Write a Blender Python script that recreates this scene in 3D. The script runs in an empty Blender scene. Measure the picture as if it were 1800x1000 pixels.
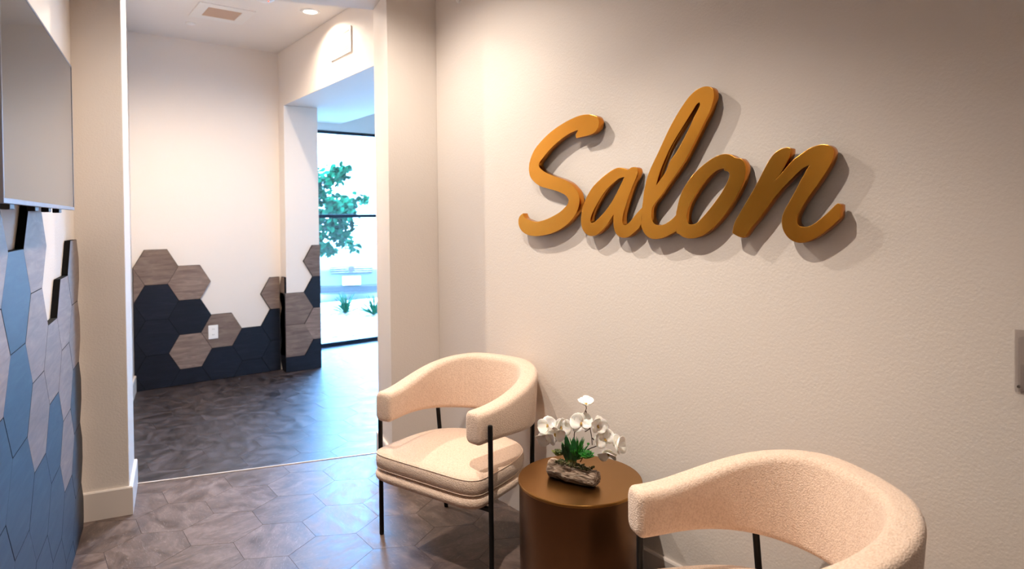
import bpy, bmesh, math, random
from mathutils import Vector, Matrix, noise
random.seed(11)
C = bpy.context.scene.collection
PI = math.pi
H = 1.5

# ------------------------------------------------------------------ camera
F = 1120.0
TH = math.atan(870 / F)
PITCH = math.radians(0.8); ROLL = math.radians(0.6)
fw0 = Vector((math.sin(TH), math.cos(TH), 0)); up0 = Vector((0, 0, 1)); rt0 = fw0.cross(up0)
fw = fw0 * math.cos(PITCH) - up0 * math.sin(PITCH)
u2 = up0 * math.cos(PITCH) + fw0 * math.sin(PITCH)
RT = rt0 * math.cos(ROLL) - u2 * math.sin(ROLL)
UP = u2 * math.cos(ROLL) + rt0 * math.sin(ROLL)
CAM = Vector((0, 0, H))
def at(px, py, d):
    """world point seen at a photo pixel, d metres in front of the camera"""
    return CAM + (fw + RT * ((px - 900) / F) + UP * ((397 - py) / F)) * d

cd = bpy.data.cameras.new('camera')
cam = bpy.data.objects.new('camera', cd); C.objects.link(cam)
m = Matrix.Identity(4)
for i in range(3):
    m[i][0] = RT[i]; m[i][1] = UP[i]; m[i][2] = -fw[i]; m[i][3] = CAM[i]
cam.matrix_world = m
cd.sensor_width = 36; cd.sensor_fit = 'HORIZONTAL'; cd.lens = F / 1800 * 36
cd.shift_y = -103 / 1800
cd.clip_start = 0.02
cd.dof.use_dof = True; cd.dof.focus_distance = 2.4; cd.dof.aperture_fstop = 3.2
bpy.context.scene.camera = cam
vs = bpy.context.scene.view_settings
vs.view_transform = 'Standard'; vs.look = 'None'; vs.gamma = 1; vs.use_curve_mapping = False
vs.exposure = 0.1

# ------------------------------------------------------------------ helpers
def srgb(r, g, b):
    f = lambda c: (c / 255 / 12.92) if c / 255 <= .04045 else ((c / 255 + .055) / 1.055) ** 2.4
    return (f(r), f(g), f(b), 1)

def obj(name, bm, mat=None, parent=None, smooth=False, angle=None):
    me = bpy.data.meshes.new(name)
    bmesh.ops.recalc_face_normals(bm, faces=bm.faces)
    bm.to_mesh(me); bm.free()
    o = bpy.data.objects.new(name, me); C.objects.link(o)
    if mat:
        for mm in (mat if isinstance(mat, (list, tuple)) else [mat]): me.materials.append(mm)
    if smooth:
        for p in me.polygons: p.use_smooth = True
        if angle is not None:
            try: me.set_sharp_from_angle(angle=math.radians(angle))
            except Exception: pass
    if parent: o.parent = parent
    return o

def tag(o, label=None, cat=None, group=None, kind=None):
    if label: o['label'] = label
    if cat: o['category'] = cat
    if group: o['group'] = group
    if kind: o['kind'] = kind
    return o

def empty(name, loc, rz=0, label=None, cat=None, group=None):
    o = bpy.data.objects.new(name, None); C.objects.link(o)
    o.location = loc; o.rotation_euler = (0, 0, rz); o.empty_display_size = .1
    return tag(o, label, cat, group)

def struct(name, bm, mat, parent=None, **k):
    o = obj(name, bm, mat, parent, **k)
    if parent is None: o['kind'] = 'structure'
    return o

def copy_tree(o, parent=None):
    c = o.copy(); C.objects.link(c)
    if parent: c.parent = parent
    for ch in list(o.children): copy_tree(ch, c)
    return c

def add_box(bm, x0, x1, y0, y1, z0, z1, bev=0, seg=2, mi=0, M=None):
    vs_ = [bm.verts.new((x, y, z)) for z in (z0, z1) for x, y in ((x0, y0), (x1, y0), (x1, y1), (x0, y1))]
    if M is not None:
        for v in vs_: v.co = M @ v.co
    fs = [bm.faces.new([vs_[i] for i in q]) for q in ((3, 2, 1, 0), (4, 5, 6, 7), (0, 1, 5, 4), (1, 2, 6, 5), (2, 3, 7, 6), (3, 0, 4, 7))]
    for f in fs: f.material_index = mi
    if bev:
        es = list({e for f in fs for e in f.edges})
        bmesh.ops.bevel(bm, geom=es, offset=bev, segments=seg, affect='EDGES', profile=.5)
def box(*a, **k):
    bm = bmesh.new(); add_box(bm, *a, **k); return bm

def add_prism(bm, pts, z0, z1, bev=0, seg=2, mi=0):
    a = [bm.verts.new((p[0], p[1], z0)) for p in pts]
    b = [bm.verts.new((p[0], p[1], z1)) for p in pts]
    n = len(pts); fs = [bm.faces.new(a[::-1]), bm.faces.new(b)]
    for i in range(n): fs.append(bm.faces.new((a[i], a[(i + 1) % n], b[(i + 1) % n], b[i])))
    for f in fs: f.material_index = mi
    if bev:
        bmesh.ops.bevel(bm, geom=list({e for f in fs for e in f.edges}), offset=bev, segments=seg, affect='EDGES', profile=.5)
def prism(*a, **k):
    bm = bmesh.new(); add_prism(bm, *a, **k); return bm

def add_cyl(bm, p0, p1, r0, r1=None, n=16, cap=True, mi=0):
    p0, p1 = Vector(p0), Vector(p1); r1 = r0 if r1 is None else r1
    d = (p1 - p0).normalized(); a = d.orthogonal().normalized(); b = d.cross(a)
    A = [bm.verts.new(p0 + (a * math.cos(t) + b * math.sin(t)) * r0) for t in [2 * PI * i / n for i in range(n)]]
    B = [bm.verts.new(p1 + (a * math.cos(t) + b * math.sin(t)) * r1) for t in [2 * PI * i / n for i in range(n)]]
    fs = [bm.faces.new((A[i], A[(i + 1) % n], B[(i + 1) % n], B[i])) for i in range(n)]
    if cap: fs += [bm.faces.new(A[::-1]), bm.faces.new(B)]
    for f in fs: f.material_index = mi
def cyl(*a, **k):
    bm = bmesh.new(); add_cyl(bm, *a, **k); return bm

def add_tube(bm, pts, r, n=8, taper=1.0):
    pts = [Vector(p) for p in pts]; rings = []
    ref = None
    for i, p in enumerate(pts):
        d = (pts[min(i + 1, len(pts) - 1)] - pts[max(i - 1, 0)]).normalized()
        if ref is None: ref = d.orthogonal().normalized()
        a = (ref - d * ref.dot(d)).normalized(); ref = a; b = d.cross(a)
        rr = r * (1 + (taper - 1) * i / (len(pts) - 1))
        rings.append([bm.verts.new(p + (a * math.cos(2 * PI * k / n) + b * math.sin(2 * PI * k / n)) * rr) for k in range(n)])
    for A, B in zip(rings, rings[1:]):
        for k in range(n): bm.faces.new((A[k], A[(k + 1) % n], B[(k + 1) % n], B[k]))
    bm.faces.new(rings[0][::-1]); bm.faces.new(rings[-1])

def add_lathe(bm, prof, n=64, cx=0, cy=0, mi=0):
    rings = []
    for r, z in prof:
        if r < 1e-6: rings.append([bm.verts.new((cx, cy, z))])
        else: rings.append([bm.verts.new((cx + r * math.cos(2 * PI * k / n), cy + r * math.sin(2 * PI * k / n), z)) for k in range(n)])
    for A, B in zip(rings, rings[1:]):
        for k in range(n):
            k2 = (k + 1) % n
            if len(A) == 1: f = bm.faces.new((A[0], B[k], B[k2]))
            elif len(B) == 1: f = bm.faces.new((A[k], B[0], A[k2]))
            else: f = bm.faces.new((A[k], A[k2], B[k2], B[k]))
            f.material_index = mi

def catmull(P, sub=6):
    P = [Vector(p) for p in P]; out = []
    for i in range(len(P) - 1):
        p0 = P[i - 1] if i else P[0] * 2 - P[1]; p1, p2 = P[i], P[i + 1]
        p3 = P[i + 2] if i + 2 < len(P) else P[-1] * 2 - P[-2]
        for k in range(sub):
            t = k / sub
            out.append(.5 * ((2 * p1) + (-p0 + p2) * t + (2 * p0 - 5 * p1 + 4 * p2 - p3) * t * t + (-p0 + 3 * p1 - 3 * p2 + p3) * t ** 3))
    out.append(P[-1]); return out

# ------------------------------------------------------------------ materials
def newmat(name):
    mt = bpy.data.materials.new(name); mt.use_nodes = True
    nt = mt.node_tree; b = nt.nodes['Principled BSDF']
    return mt, nt, b
def N(nt, t, **k):
    n = nt.nodes.new(t)
    for a, v in k.items(): setattr(n, a, v)
    return n
def simple(name, col, rough=.5, metal=0, var=.04, **inp):
    mt, nt, b = newmat(name)
    b.inputs['Base Color'].default_value = col; b.inputs['Roughness'].default_value = rough; b.inputs['Metallic'].default_value = metal
    for k, v in inp.items(): b.inputs[k.replace('_', ' ')].default_value = v
    # faint break-up so that no surface is perfectly uniform
    tc = N(nt, 'ShaderNodeTexCoord'); no = N(nt, 'ShaderNodeTexNoise'); no.inputs['Scale'].default_value = 40
    mr = N(nt, 'ShaderNodeMapRange'); mr.inputs[3].default_value = max(0, rough - var); mr.inputs[4].default_value = min(1, rough + var)
    nt.links.new(tc.outputs['Object'], no.inputs['Vector']); nt.links.new(no.outputs[0], mr.inputs[0]); nt.links.new(mr.outputs[0], b.inputs['Roughness'])
    return mt
def bumped(mt, nt, b, scale, strength, dist=.002, detail=3, coord='Object', rough=.5, src=None):
    tc = N(nt, 'ShaderNodeTexCoord'); no = N(nt, 'ShaderNodeTexNoise')
    no.inputs['Scale'].default_value = scale; no.inputs['Detail'].default_value = detail; no.inputs['Roughness'].default_value = rough
    nt.links.new(tc.outputs[coord], no.inputs['Vector'])
    bp = N(nt, 'ShaderNodeBump'); bp.inputs['Strength'].default_value = strength; bp.inputs['Distance'].default_value = dist
    nt.links.new(no.outputs[0], bp.inputs['Height']); nt.links.new(bp.outputs[0], b.inputs['Normal'])
    return no, bp
def ramp(nt, src, cols):
    r = N(nt, 'ShaderNodeValToRGB'); el = r.color_ramp.elements
    el[0].position, el[0].color = cols[0]; el[1].position, el[1].color = cols[-1]
    for p, c in cols[1:-1]:
        e = el.new(p); e.color = c
    nt.links.new(src, r.inputs[0]); return r

def wall_paint(name, col, bump=.5):
    mt, nt, b = newmat(name)
    b.inputs['Base Color'].default_value = col; b.inputs['Roughness'].default_value = .62
    bumped(mt, nt, b, 115, bump * .8, .002, 2.5)
    return mt
M = {}
M['wall'] = wall_paint('painted orange peel wall', srgb(225, 216, 207))
M['ceil'] = wall_paint('ceiling paint', srgb(232, 225, 218), .2)
M['trim'] = simple('semi gloss trim paint', srgb(226, 216, 207), .38)
M['white'] = simple('white plastic', srgb(238, 236, 232), .4)
M['vent'] = simple('white enamelled vent metal', srgb(232, 228, 222), .45)
M['ventin'] = simple('tan filter behind grille', srgb(205, 180, 160), .8)
M['black'] = simple('black powder coated steel', srgb(8, 8, 9), .5, Specular_IOR_Level=.3)
M['frame'] = simple('dark window aluminium', srgb(16, 22, 34), .35, .3)
M['tvbody'] = simple('black television plastic', srgb(14, 14, 16), .4)
M['bezel'] = simple('brushed grey bezel', srgb(120, 118, 124), .3, .9)
M['rubber'] = simple('black rubber', srgb(10, 10, 10), .8)

mt, nt, b = newmat('television screen'); M['screen'] = mt
b.inputs['Base Color'].default_value = (.012, .012, .014, 1); b.inputs['Roughness'].default_value = .13; b.inputs['Specular IOR Level'].default_value = .6
no, bp = bumped(mt, nt, b, 3, .02, .001)

def plank(name, c0, c1, c2, rough=.3, spec=.5):
    """wood grain hexagon panel, tone shifted per tile by the 'tone' attribute"""
    mt, nt, b = newmat(name)
    at_ = N(nt, 'ShaderNodeAttribute'); at_.attribute_name = 'uvw'
    mp = N(nt, 'ShaderNodeMapping'); mp.inputs['Scale'].default_value = (2.2, 14, 1)
    no = N(nt, 'ShaderNodeTexNoise'); no.inputs['Scale'].default_value = 2.2; no.inputs['Detail'].default_value = 7; no.inputs['Roughness'].default_value = .6; no.inputs['Distortion'].default_value = .9
    nt.links.new(at_.outputs['Vector'], mp.inputs['Vector']); nt.links.new(mp.outputs[0], no.inputs['Vector'])
    r = ramp(nt, no.outputs[0], [(.3, c0), (.52, c1), (.72, c2)])
    tn = N(nt, 'ShaderNodeAttribute'); tn.attribute_name = 'tone'
    mr = N(nt, 'ShaderNodeMapRange'); mr.inputs[3].default_value = .74; mr.inputs[4].default_value = 1.22
    nt.links.new(tn.outputs['Fac'], mr.inputs[0])
    mx = N(nt, 'ShaderNodeVectorMath', operation='SCALE'); nt.links.new(r.outputs[0], mx.inputs[0]); nt.links.new(mr.outputs[0], mx.inputs['Scale'])
    nt.links.new(mx.outputs[0], b.inputs['Base Color'])
    b.inputs['Specular IOR Level'].default_value = spec
    rr = N(nt, 'ShaderNodeMapRange'); rr.inputs[3].default_value = rough - .06; rr.inputs[4].default_value = rough + .08
    nt.links.new(no.outputs[0], rr.inputs[0]); nt.links.new(rr.outputs[0], b.inputs['Roughness'])
    bp = N(nt, 'ShaderNodeBump'); bp.inputs['Strength'].default_value = .07; bp.inputs['Distance'].default_value = .0008
    nt.links.new(no.outputs[0], bp.inputs['Height']); nt.links.new(bp.outputs[0], b.inputs['Normal'])
    return mt
M['hexlight'] = plank('grey brown wood hexagon', srgb(104, 86, 76), srgb(126, 107, 96), srgb(146, 127, 113), .42, .28)
M['hexdark'] = plank('charcoal wood hexagon', srgb(9, 13, 22), srgb(15, 19, 30), srgb(25, 27, 38), .46, .33)
M['hexedge'] = simple('dark hexagon edge', srgb(9, 8, 8), .85, Specular_IOR_Level=.15)

def floor_mat(name, cols, rough):
    mt, nt, b = newmat(name)
    at_ = N(nt, 'ShaderNodeAttribute'); at_.attribute_name = 'uvw'
    mp = N(nt, 'ShaderNodeMapping'); mp.inputs['Scale'].default_value = (1, 1.7, 1)
    nt.links.new(at_.outputs['Vector'], mp.inputs['Vector'])
    n1 = N(nt, 'ShaderNodeTexNoise'); n1.inputs['Scale'].default_value = 7.5; n1.inputs['Detail'].default_value = 8; n1.inputs['Roughness'].default_value = .66; n1.inputs['Distortion'].default_value = .7
    nt.links.new(mp.outputs[0], n1.inputs['Vector'])
    r = ramp(nt, n1.outputs[0], [(.36, cols[0]), (.5, cols[1]), (.64, cols[2])])
    tn = N(nt, 'ShaderNodeAttribute'); tn.attribute_name = 'tone'
    mr = N(nt, 'ShaderNodeMapRange'); mr.inputs[3].default_value = .88; mr.inputs[4].default_value = 1.12
    nt.links.new(tn.outputs['Fac'], mr.inputs[0])
    mx = N(nt, 'ShaderNodeVectorMath', operation='SCALE'); nt.links.new(r.outputs[0], mx.inputs[0]); nt.links.new(mr.outputs[0], mx.inputs['Scale'])
    # fine pale scratches
    mp2 = N(nt, 'ShaderNodeMapping'); mp2.inputs['Scale'].default_value = (12, 60, 1)
    nt.links.new(at_.outputs['Vector'], mp2.inputs['Vector'])
    n2 = N(nt, 'ShaderNodeTexNoise'); n2.inputs['Scale'].default_value = 1.6; n2.inputs['Detail'].default_value = 5; n2.inputs['Distortion'].default_value = 2.2
    nt.links.new(mp2.outputs[0], n2.inputs['Vector'])
    r2 = ramp(nt, n2.outputs[0], [(.58, (0, 0, 0, 1)), (.72, (.32, .32, .32, 1))])
    ad = N(nt, 'ShaderNodeMix', data_type='RGBA'); ad.blend_type = 'MIX'
    nt.links.new(r2.outputs[0], ad.inputs['Factor']); nt.links.new(mx.outputs[0], ad.inputs['A']); ad.inputs['B'].default_value = cols[3]
    nt.links.new(ad.outputs['Result'], b.inputs['Base Color'])
    b.inputs['Specular IOR Level'].default_value = .9
    rr = N(nt, 'ShaderNodeMapRange'); rr.inputs[1].default_value = .3; rr.inputs[2].default_value = .7; rr.inputs[3].default_value = rough - .10; rr.inputs[4].default_value = rough + .12
    nt.links.new(n1.outputs[0], rr.inputs[0]); nt.links.new(rr.outputs[0], b.inputs['Roughness'])
    bp = N(nt, 'ShaderNodeBump'); bp.inputs['Strength'].default_value = .22; bp.inputs['Distance'].default_value = .0015
    nt.links.new(n2.outputs[0], bp.inputs['Height'])
    b2 = N(nt, 'ShaderNodeBump'); b2.inputs['Strength'].default_value = .16; b2.inputs['Distance'].default_value = .0035
    nt.links.new(n1.outputs[0], b2.inputs['Height']); nt.links.new(bp.outputs[0], b2.inputs['Normal']); nt.links.new(b2.outputs[0], b.inputs['Normal'])
    return mt
M['floor1'] = floor_mat('brown grey hexagon vinyl', [srgb(66, 50, 44), srgb(94, 76, 68), srgb(118, 100, 92), srgb(176, 162, 152)], .44)
M['floor2'] = floor_mat('dark hexagon vinyl', [srgb(20, 15, 17), srgb(42, 34, 36), srgb(70, 60, 62), srgb(140, 130, 132)], .42)
M['gap'] = simple('dark tile joint', srgb(74, 60, 52), .45)

# boucle upholstery
mt, nt, b = newmat('cream pink boucle'); M['boucle'] = mt
tc = N(nt, 'ShaderNodeTexCoord')
n1 = N(nt, 'ShaderNodeTexNoise'); n1.inputs['Scale'].default_value = 165; n1.inputs['Detail'].default_value = 3; n1.inputs['Roughness'].default_value = .6
nt.links.new(tc.outputs['Object'], n1.inputs['Vector'])
vo = N(nt, 'ShaderNodeTexVoronoi'); vo.inputs['Scale'].default_value = 240; nt.links.new(tc.outputs['Object'], vo.inputs['Vector'])
r = ramp(nt, n1.outputs[0], [(.3, srgb(214, 184, 160)), (.6, srgb(236, 210, 188))]); nt.links.new(r.outputs[0], b.inputs['Base Color'])
ad = N(nt, 'ShaderNodeMath', operation='SUBTRACT'); nt.links.new(n1.outputs[0], ad.inputs[0]); nt.links.new(vo.outputs['Distance'], ad.inputs[1])
bp = N(nt, 'ShaderNodeBump'); bp.inputs['Strength'].default_value = .5; bp.inputs['Distance'].default_value = .003
nt.links.new(ad.outputs[0], bp.inputs['Height']); nt.links.new(bp.outputs[0], b.inputs['Normal'])
b.inputs['Roughness'].default_value = .95; b.inputs['Sheen Weight'].default_value = .35; b.inputs['Sheen Roughness'].default_value = .5

# brushed brass of the sign
def brass(name, col, rough, brush=(3, 220, 3), bump=.08):
    mt, nt, b = newmat(name)
    tc = N(nt, 'ShaderNodeTexCoord'); mp = N(nt, 'ShaderNodeMapping'); mp.inputs['Scale'].default_value = brush
    nt.links.new(tc.outputs['Object'], mp.inputs['Vector'])
    no = N(nt, 'ShaderNodeTexNoise'); no.inputs['Scale'].default_value = 5; no.inputs['Detail'].default_value = 4
    nt.links.new(mp.outputs[0], no.inputs['Vector'])
    mr = N(nt, 'ShaderNodeMapRange'); mr.inputs[3].default_value = rough - .05; mr.inputs[4].default_value = rough + .07
    nt.links.new(no.outputs[0], mr.inputs[0]); nt.links.new(mr.outputs[0], b.inputs['Roughness'])
    bp = N(nt, 'ShaderNodeBump'); bp.inputs['Strength'].default_value = bump; bp.inputs['Distance'].default_value = .0005
    nt.links.new(no.outputs[0], bp.inputs['Height']); nt.links.new(bp.outputs[0], b.inputs['Normal'])
    b.inputs['Base Color'].default_value = col; b.inputs['Metallic'].default_value = 1
    return mt
M['signface'] = simple('satin gold sign face', srgb(210, 146, 56), .27, 1, 0)
M['signside'] = brass('polished gold sign return', srgb(205, 130, 48), .16, (1, 1, 1), .0)
M['tabletop'] = brass('satin brass table top', srgb(170, 124, 68), .30, (1.2, 1.2, 1.2), .0)
M['tableside'] = brass('antiqued bronze table side', srgb(122, 88, 60), .30, (2, 2, 30), .06)
M['pin'] = simple('steel stud', srgb(200, 190, 175), .2, 1)

# ------------------------------------------------------------------ the room
def clip_poly(poly, clip):
    out = poly
    for i in range(len(clip)):
        a, b_ = clip[i], clip[(i + 1) % len(clip)]
        inp, out = out, []
        if not inp: break
        side = lambda p: (b_[0] - a[0]) * (p[1] - a[1]) - (b_[1] - a[1]) * (p[0] - a[0])
        for j in range(len(inp)):
            p, q = inp[j - 1], inp[j]; sp, sq = side(p), side(q)
            if (sp >= 0) != (sq >= 0):
                t = sp / (sp - sq); out.append((p[0] + (q[0] - p[0]) * t, p[1] + (q[1] - p[1]) * t))
            if sq >= 0: out.append(q)
    return out
def inset_poly(poly, d):
    n = len(poly); out = []
    for i in range(n):
        p0, p1, p2 = Vector(poly[i - 1]), Vector(poly[i]), Vector(poly[(i + 1) % n])
        a = (p1 - p0); b_ = (p2 - p1)
        if a.length < 1e-6 or b_.length < 1e-6: out.append(tuple(p1)); continue
        a.normalize(); b_.normalize()
        na = Vector((-a.y, a.x)); nb = Vector((-b_.y, b_.x)); k = (na + nb)
        if k.length < 1e-6: out.append(tuple(p1)); continue
        k.normalize(); out.append(tuple(p1 + k * (d / max(.35, k.dot(na)))))
    return out
def area(poly): return .5 * sum(poly[i - 1][0] * poly[i][1] - poly[i][0] * poly[i - 1][1] for i in range(len(poly)))

def hex_floor(name, clip, phase, z, mat, theta=0):
    """regular hexagon tiles, points along Y, R = 0.186"""
    R = .186; W = R * math.sqrt(3)
    xs = [p[0] for p in clip]; ys = [p[1] for p in clip]
    bm = bmesh.new(); tone = bm.loops.layers.float.new('tone'); uvw = bm.loops.layers.float_vector.new('uvw')
    r0, r1 = int((min(ys) - phase[1]) / (1.5 * R)) - 2, int((max(ys) - phase[1]) / (1.5 * R)) + 2
    c0, c1 = int((min(xs) - phase[0]) / W) - 2, int((max(xs) - phase[0]) / W) + 2
    rnd = random.Random(5)
    for rI in range(r0, r1 + 1):
        for cI in range(c0, c1 + 1):
            cx = phase[0] + cI * W + (W / 2 if rI % 2 else 0); cy = phase[1] + rI * 1.5 * R
            t = rnd.random(); ang = rnd.choice([0, PI / 3, -PI / 3, PI / 2]); off = (rnd.uniform(0, 40), rnd.uniform(0, 40))
            hx = [(cx + R * math.cos(PI / 2 + k * PI / 3), cy + R * math.sin(PI / 2 + k * PI / 3)) for k in range(6)]
            pl = clip_poly(hx, clip)
            if len(pl) < 3 or abs(area(pl)) < 2e-4: continue
            inn = inset_poly(pl, .0009)
            o_ = [bm.verts.new((p[0], p[1], z - .0012)) for p in pl]; i_ = [bm.verts.new((p[0], p[1], z)) for p in inn]
            fs = []
            try: f = bm.faces.new(i_)
            except ValueError: continue
            fs.append(f)
            for k in range(len(pl)):
                g = bm.faces.new((o_[k], o_[(k + 1) % len(pl)], i_[(k + 1) % len(pl)], i_[k])); g.material_index = 1; fs.append(g)
            for f in fs:
                for lp in f.loops:
                    lp[tone] = t; x, y = lp.vert.co.x - cx, lp.vert.co.y - cy
                    lp[uvw] = (x * math.cos(ang) - y * math.sin(ang) + off[0], x * math.sin(ang) + y * math.cos(ang) + off[1], 0)
    # slab beneath
    a = [bm.verts.new((p[0], p[1], z - .0013)) for p in clip]; f = bm.faces.new(a); f.material_index = 1
    b2 = [bm.verts.new((p[0], p[1], z - .06)) for p in clip]; f = bm.faces.new(b2[::-1]); f.material_index = 1
    for k in range(len(clip)):
        f = bm.faces.new((a[k], b2[k], b2[(k + 1) % len(clip)], a[(k + 1) % len(clip)])); f.material_index = 1
    me = bpy.data.meshes.new(name); bm.to_mesh(me); bm.free()
    o = bpy.data.objects.new(name, me); C.objects.link(o); me.materials.append(mat); me.materials.append(M['gap'])
    o['kind'] = 'structure'; return o
near = [(-1.1, -3.1), (2.05, -3.1), (2.05, 3.655), (1.81, 3.735), (.512, 4.178), (-.1, 4.39)]
far = [(-.1, 4.39), (.512, 4.178), (1.81, 3.735), (2.05, 3.655), (5.3, 3.6), (5.3, 7.3), (-.1, 7.3)]
hex_floor('floor', near, (.930, 3.035), 0, M['floor1'])
hex_floor('floor', far, (.930, 3.035), -.001, M['floor2'])
# pale metal transition strip between the two floors
a, b_ = Vector((.512, 4.178, 0)), Vector((1.81, 3.735, 0)); d = (b_ - a).normalized(); nn = Vector((-d.y, d.x, 0))
struct('trim_1', prism([a - nn * .005, b_ - nn * .005, b_ + nn * .005, a + nn * .005], -.001, .004, bev=.001), M['trim'])

# left wall system, turned 9.9 degrees
LA = math.radians(9.9)
LP = Vector((.236, 3.762, 0)); LD = Vector((math.sin(LA), math.cos(LA), 0)); LN = Vector((math.cos(LA), -math.sin(LA), 0))
def lw(s, off=0.0, z=0.0): return LP + LD * s + LN * off + Vector((0, 0, z))
W0 = -.024
struct('wall_left', prism([lw(-7, W0)[:2], lw(.2, W0)[:2], lw(.2, W0 - .12)[:2], lw(-7, W0 - .12)[:2]], 0, 3.05), M['wall'])
cF = (.432, 3.775); cB = (.505, 4.180)
struct('wall_column', prism([(.1, 3.857), cF, cB, (.1, 4.30)], 0, 3.157, bev=.004, seg=2), M['wall'])
struct('wall_far_left', prism([(.335, 4.19), (.790, 6.451), (.790, 6.6), (.6, 6.6), (.18, 4.26)], -.001, 3.157), M['wall'])
struct('wall_far', box(.6, 2.08, 6.45, 6.6, -.001, 3.157), M['wall'])
struct('wall_far_pier', prism([(2.075, 6.29), (2.405, 6.27), (2.405, 7.33), (2.075, 7.33)], -.001, 2.615, bev=.003), M['wall'])
pier = [(1.719, 3.383), (2.016, 3.321), (5.3, 3.32), (5.3, 3.70), (2.0, 3.70), (1.805, 3.735)]
struct('wall_pier', prism(pier, 0, 3.157, bev=.003), M['wall'])
struct('wall_right', box(2.012, 2.13, -3.1, 3.318, 0, 3.05), M['wall'])
struct('wall_back', box(-1.1, 2.13, -3.22, -3.1, 0, 3.05), M['wall'])
struct('wall_side_room', box(5.2, 5.32, 3.70, 7.33, -.001, 3.157), M['wall'])
bm = bmesh.new()
add_box(bm, 2.405, 5.2, 7.19, 7.33, 2.533, 3.157); add_box(bm, 4.95, 5.2, 7.19, 7.33, -.001, 2.533)
struct('wall_window', bm, M['wall'])
struct('trim_2', box(2.08, 3.03, 3.74, 7.188, 2.616, 3.155, bev=.004), M['wall'])
struct('trim_3', prism([cF, (1.719, 3.383), (1.805, 3.735), cB], 2.82, 3.156, bev=.003), M['wall'])
struct('ceiling', prism([(-1.2, -3.1), (2.1, -3.1), (2.1, 3.35), (1.72, 3.42), (.1, 3.89)], 3.05, 3.15), M['ceil'])
struct('ceiling', prism([(-.1, 4.3), (.43, 4.12), (1.75, 3.70), (5.3, 3.5), (5.3, 7.33), (-.1, 7.33)], 3.157, 3.25), M['ceil'])

def baseboard(name, path, side, h=.143, t=.016, mat=None):
    """moulded strip following a plan polyline; side=+1 puts the board on the left of the path"""
    P = [Vector((p[0], p[1])) for p in path]; prof = [(0, 0), (t, 0), (t, h - .006), (t - .004, h), (0, h)]
    bm = bmesh.new(); rings = []
    for i, p in enumerate(P):
        ns = []
        if i > 0: d = (P[i] - P[i - 1]).normalized(); ns.append(Vector((-d.y, d.x)) * side)
        if i < len(P) - 1: d = (P[i + 1] - P[i]).normalized(); ns.append(Vector((-d.y, d.x)) * side)
        k = ns[0] if len(ns) == 1 else (ns[0] + ns[1]) / (1 + ns[0].dot(ns[1]))
        rings.append([bm.verts.new((p.x + k.x * a, p.y + k.y * a, z + .0005)) for a, z in prof])
    for A, B in zip(rings, rings[1:]):
        for k in range(len(prof)): bm.faces.new((A[k], A[(k + 1) % len(prof)], B[(k + 1) % len(prof)], B[k]))
    bm.faces.new(rings[0][::-1]); bm.faces.new(rings[-1])
    return struct(name, bm, M['trim'])
baseboard('baseboard_column', [(.225, 3.826), cF, cB], -1)
baseboard('baseboard_right', [(1.803, 3.733), (1.719, 3.383), (2.012, 3.321), (2.012, -3.1)], -1)
baseboard('baseboard_far_left', [(.335, 4.20), (.788, 6.43)], -1)

# ---- windows
mt, nt, b = newmat('window glass'); M['glass'] = mt
for n_ in list(nt.nodes):
    if n_.type != 'OUTPUT_MATERIAL': nt.nodes.remove(n_)
out = [n_ for n_ in nt.nodes if n_.type == 'OUTPUT_MATERIAL'][0]
tr = N(nt, 'ShaderNodeBsdfTransparent'); gl = N(nt, 'ShaderNodeBsdfGlossy'); gl.inputs['Roughness'].default_value = .01
lw_ = N(nt, 'ShaderNodeLayerWeight'); pw_ = N(nt, 'ShaderNodeMath', operation='POWER'); pw_.inputs[1].default_value = 4; nt.links.new(lw_.outputs['Facing'], pw_.inputs[0]); fr = N(nt, 'ShaderNodeMapRange'); fr.inputs[3].default_value = .06; fr.inputs[4].default_value = 1; nt.links.new(pw_.outputs[0], fr.inputs[0]); mx = N(nt, 'ShaderNodeMixShader')
nt.links.new(fr.outputs[0], mx.inputs[0]); nt.links.new(tr.outputs[0], mx.inputs[1]); nt.links.new(gl.outputs[0], mx.inputs[2]); nt.links.new(mx.outputs[0], out.inputs[0])

def window(name, M4, w, h, mullions, rails):
    """frame in local x (width) / z (height), placed by M4"""
    bm = bmesh.new()
    add_box(bm, 0, w, -.03, .03, 0, .045, bev=.003, M=M4); add_box(bm, 0, w, -.03, .03, h - .035, h, bev=.003, M=M4)
    for x in mullions: add_box(bm, x - .022, x + .022, -.03, .03, .04, h - .03, bev=.003, M=M4)
    for z in rails: add_box(bm, 0, w, -.028, .028, z - .02, z + .02, bev=.003, M=M4)
    o = struct(name, bm, M['frame'])
    xs = sorted(mullions)
    for x0, x1 in zip(xs, xs[1:]):
        zz = [.04] + list(rails) + [h - .03]
        for z0, z1 in zip(zz, zz[1:]):
            obj('pane', box(x0 + .02, x1 - .02, -.003, .003, z0 + .018 if z0 > .05 else z0, z1 - .018, M=M4), M['glass'], o)
    return o
window('window_1', Matrix.Translation((2.407, 7.235, .002)), 2.541, 2.53, [.022, 1.27, 2.519], [1.53])

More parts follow.
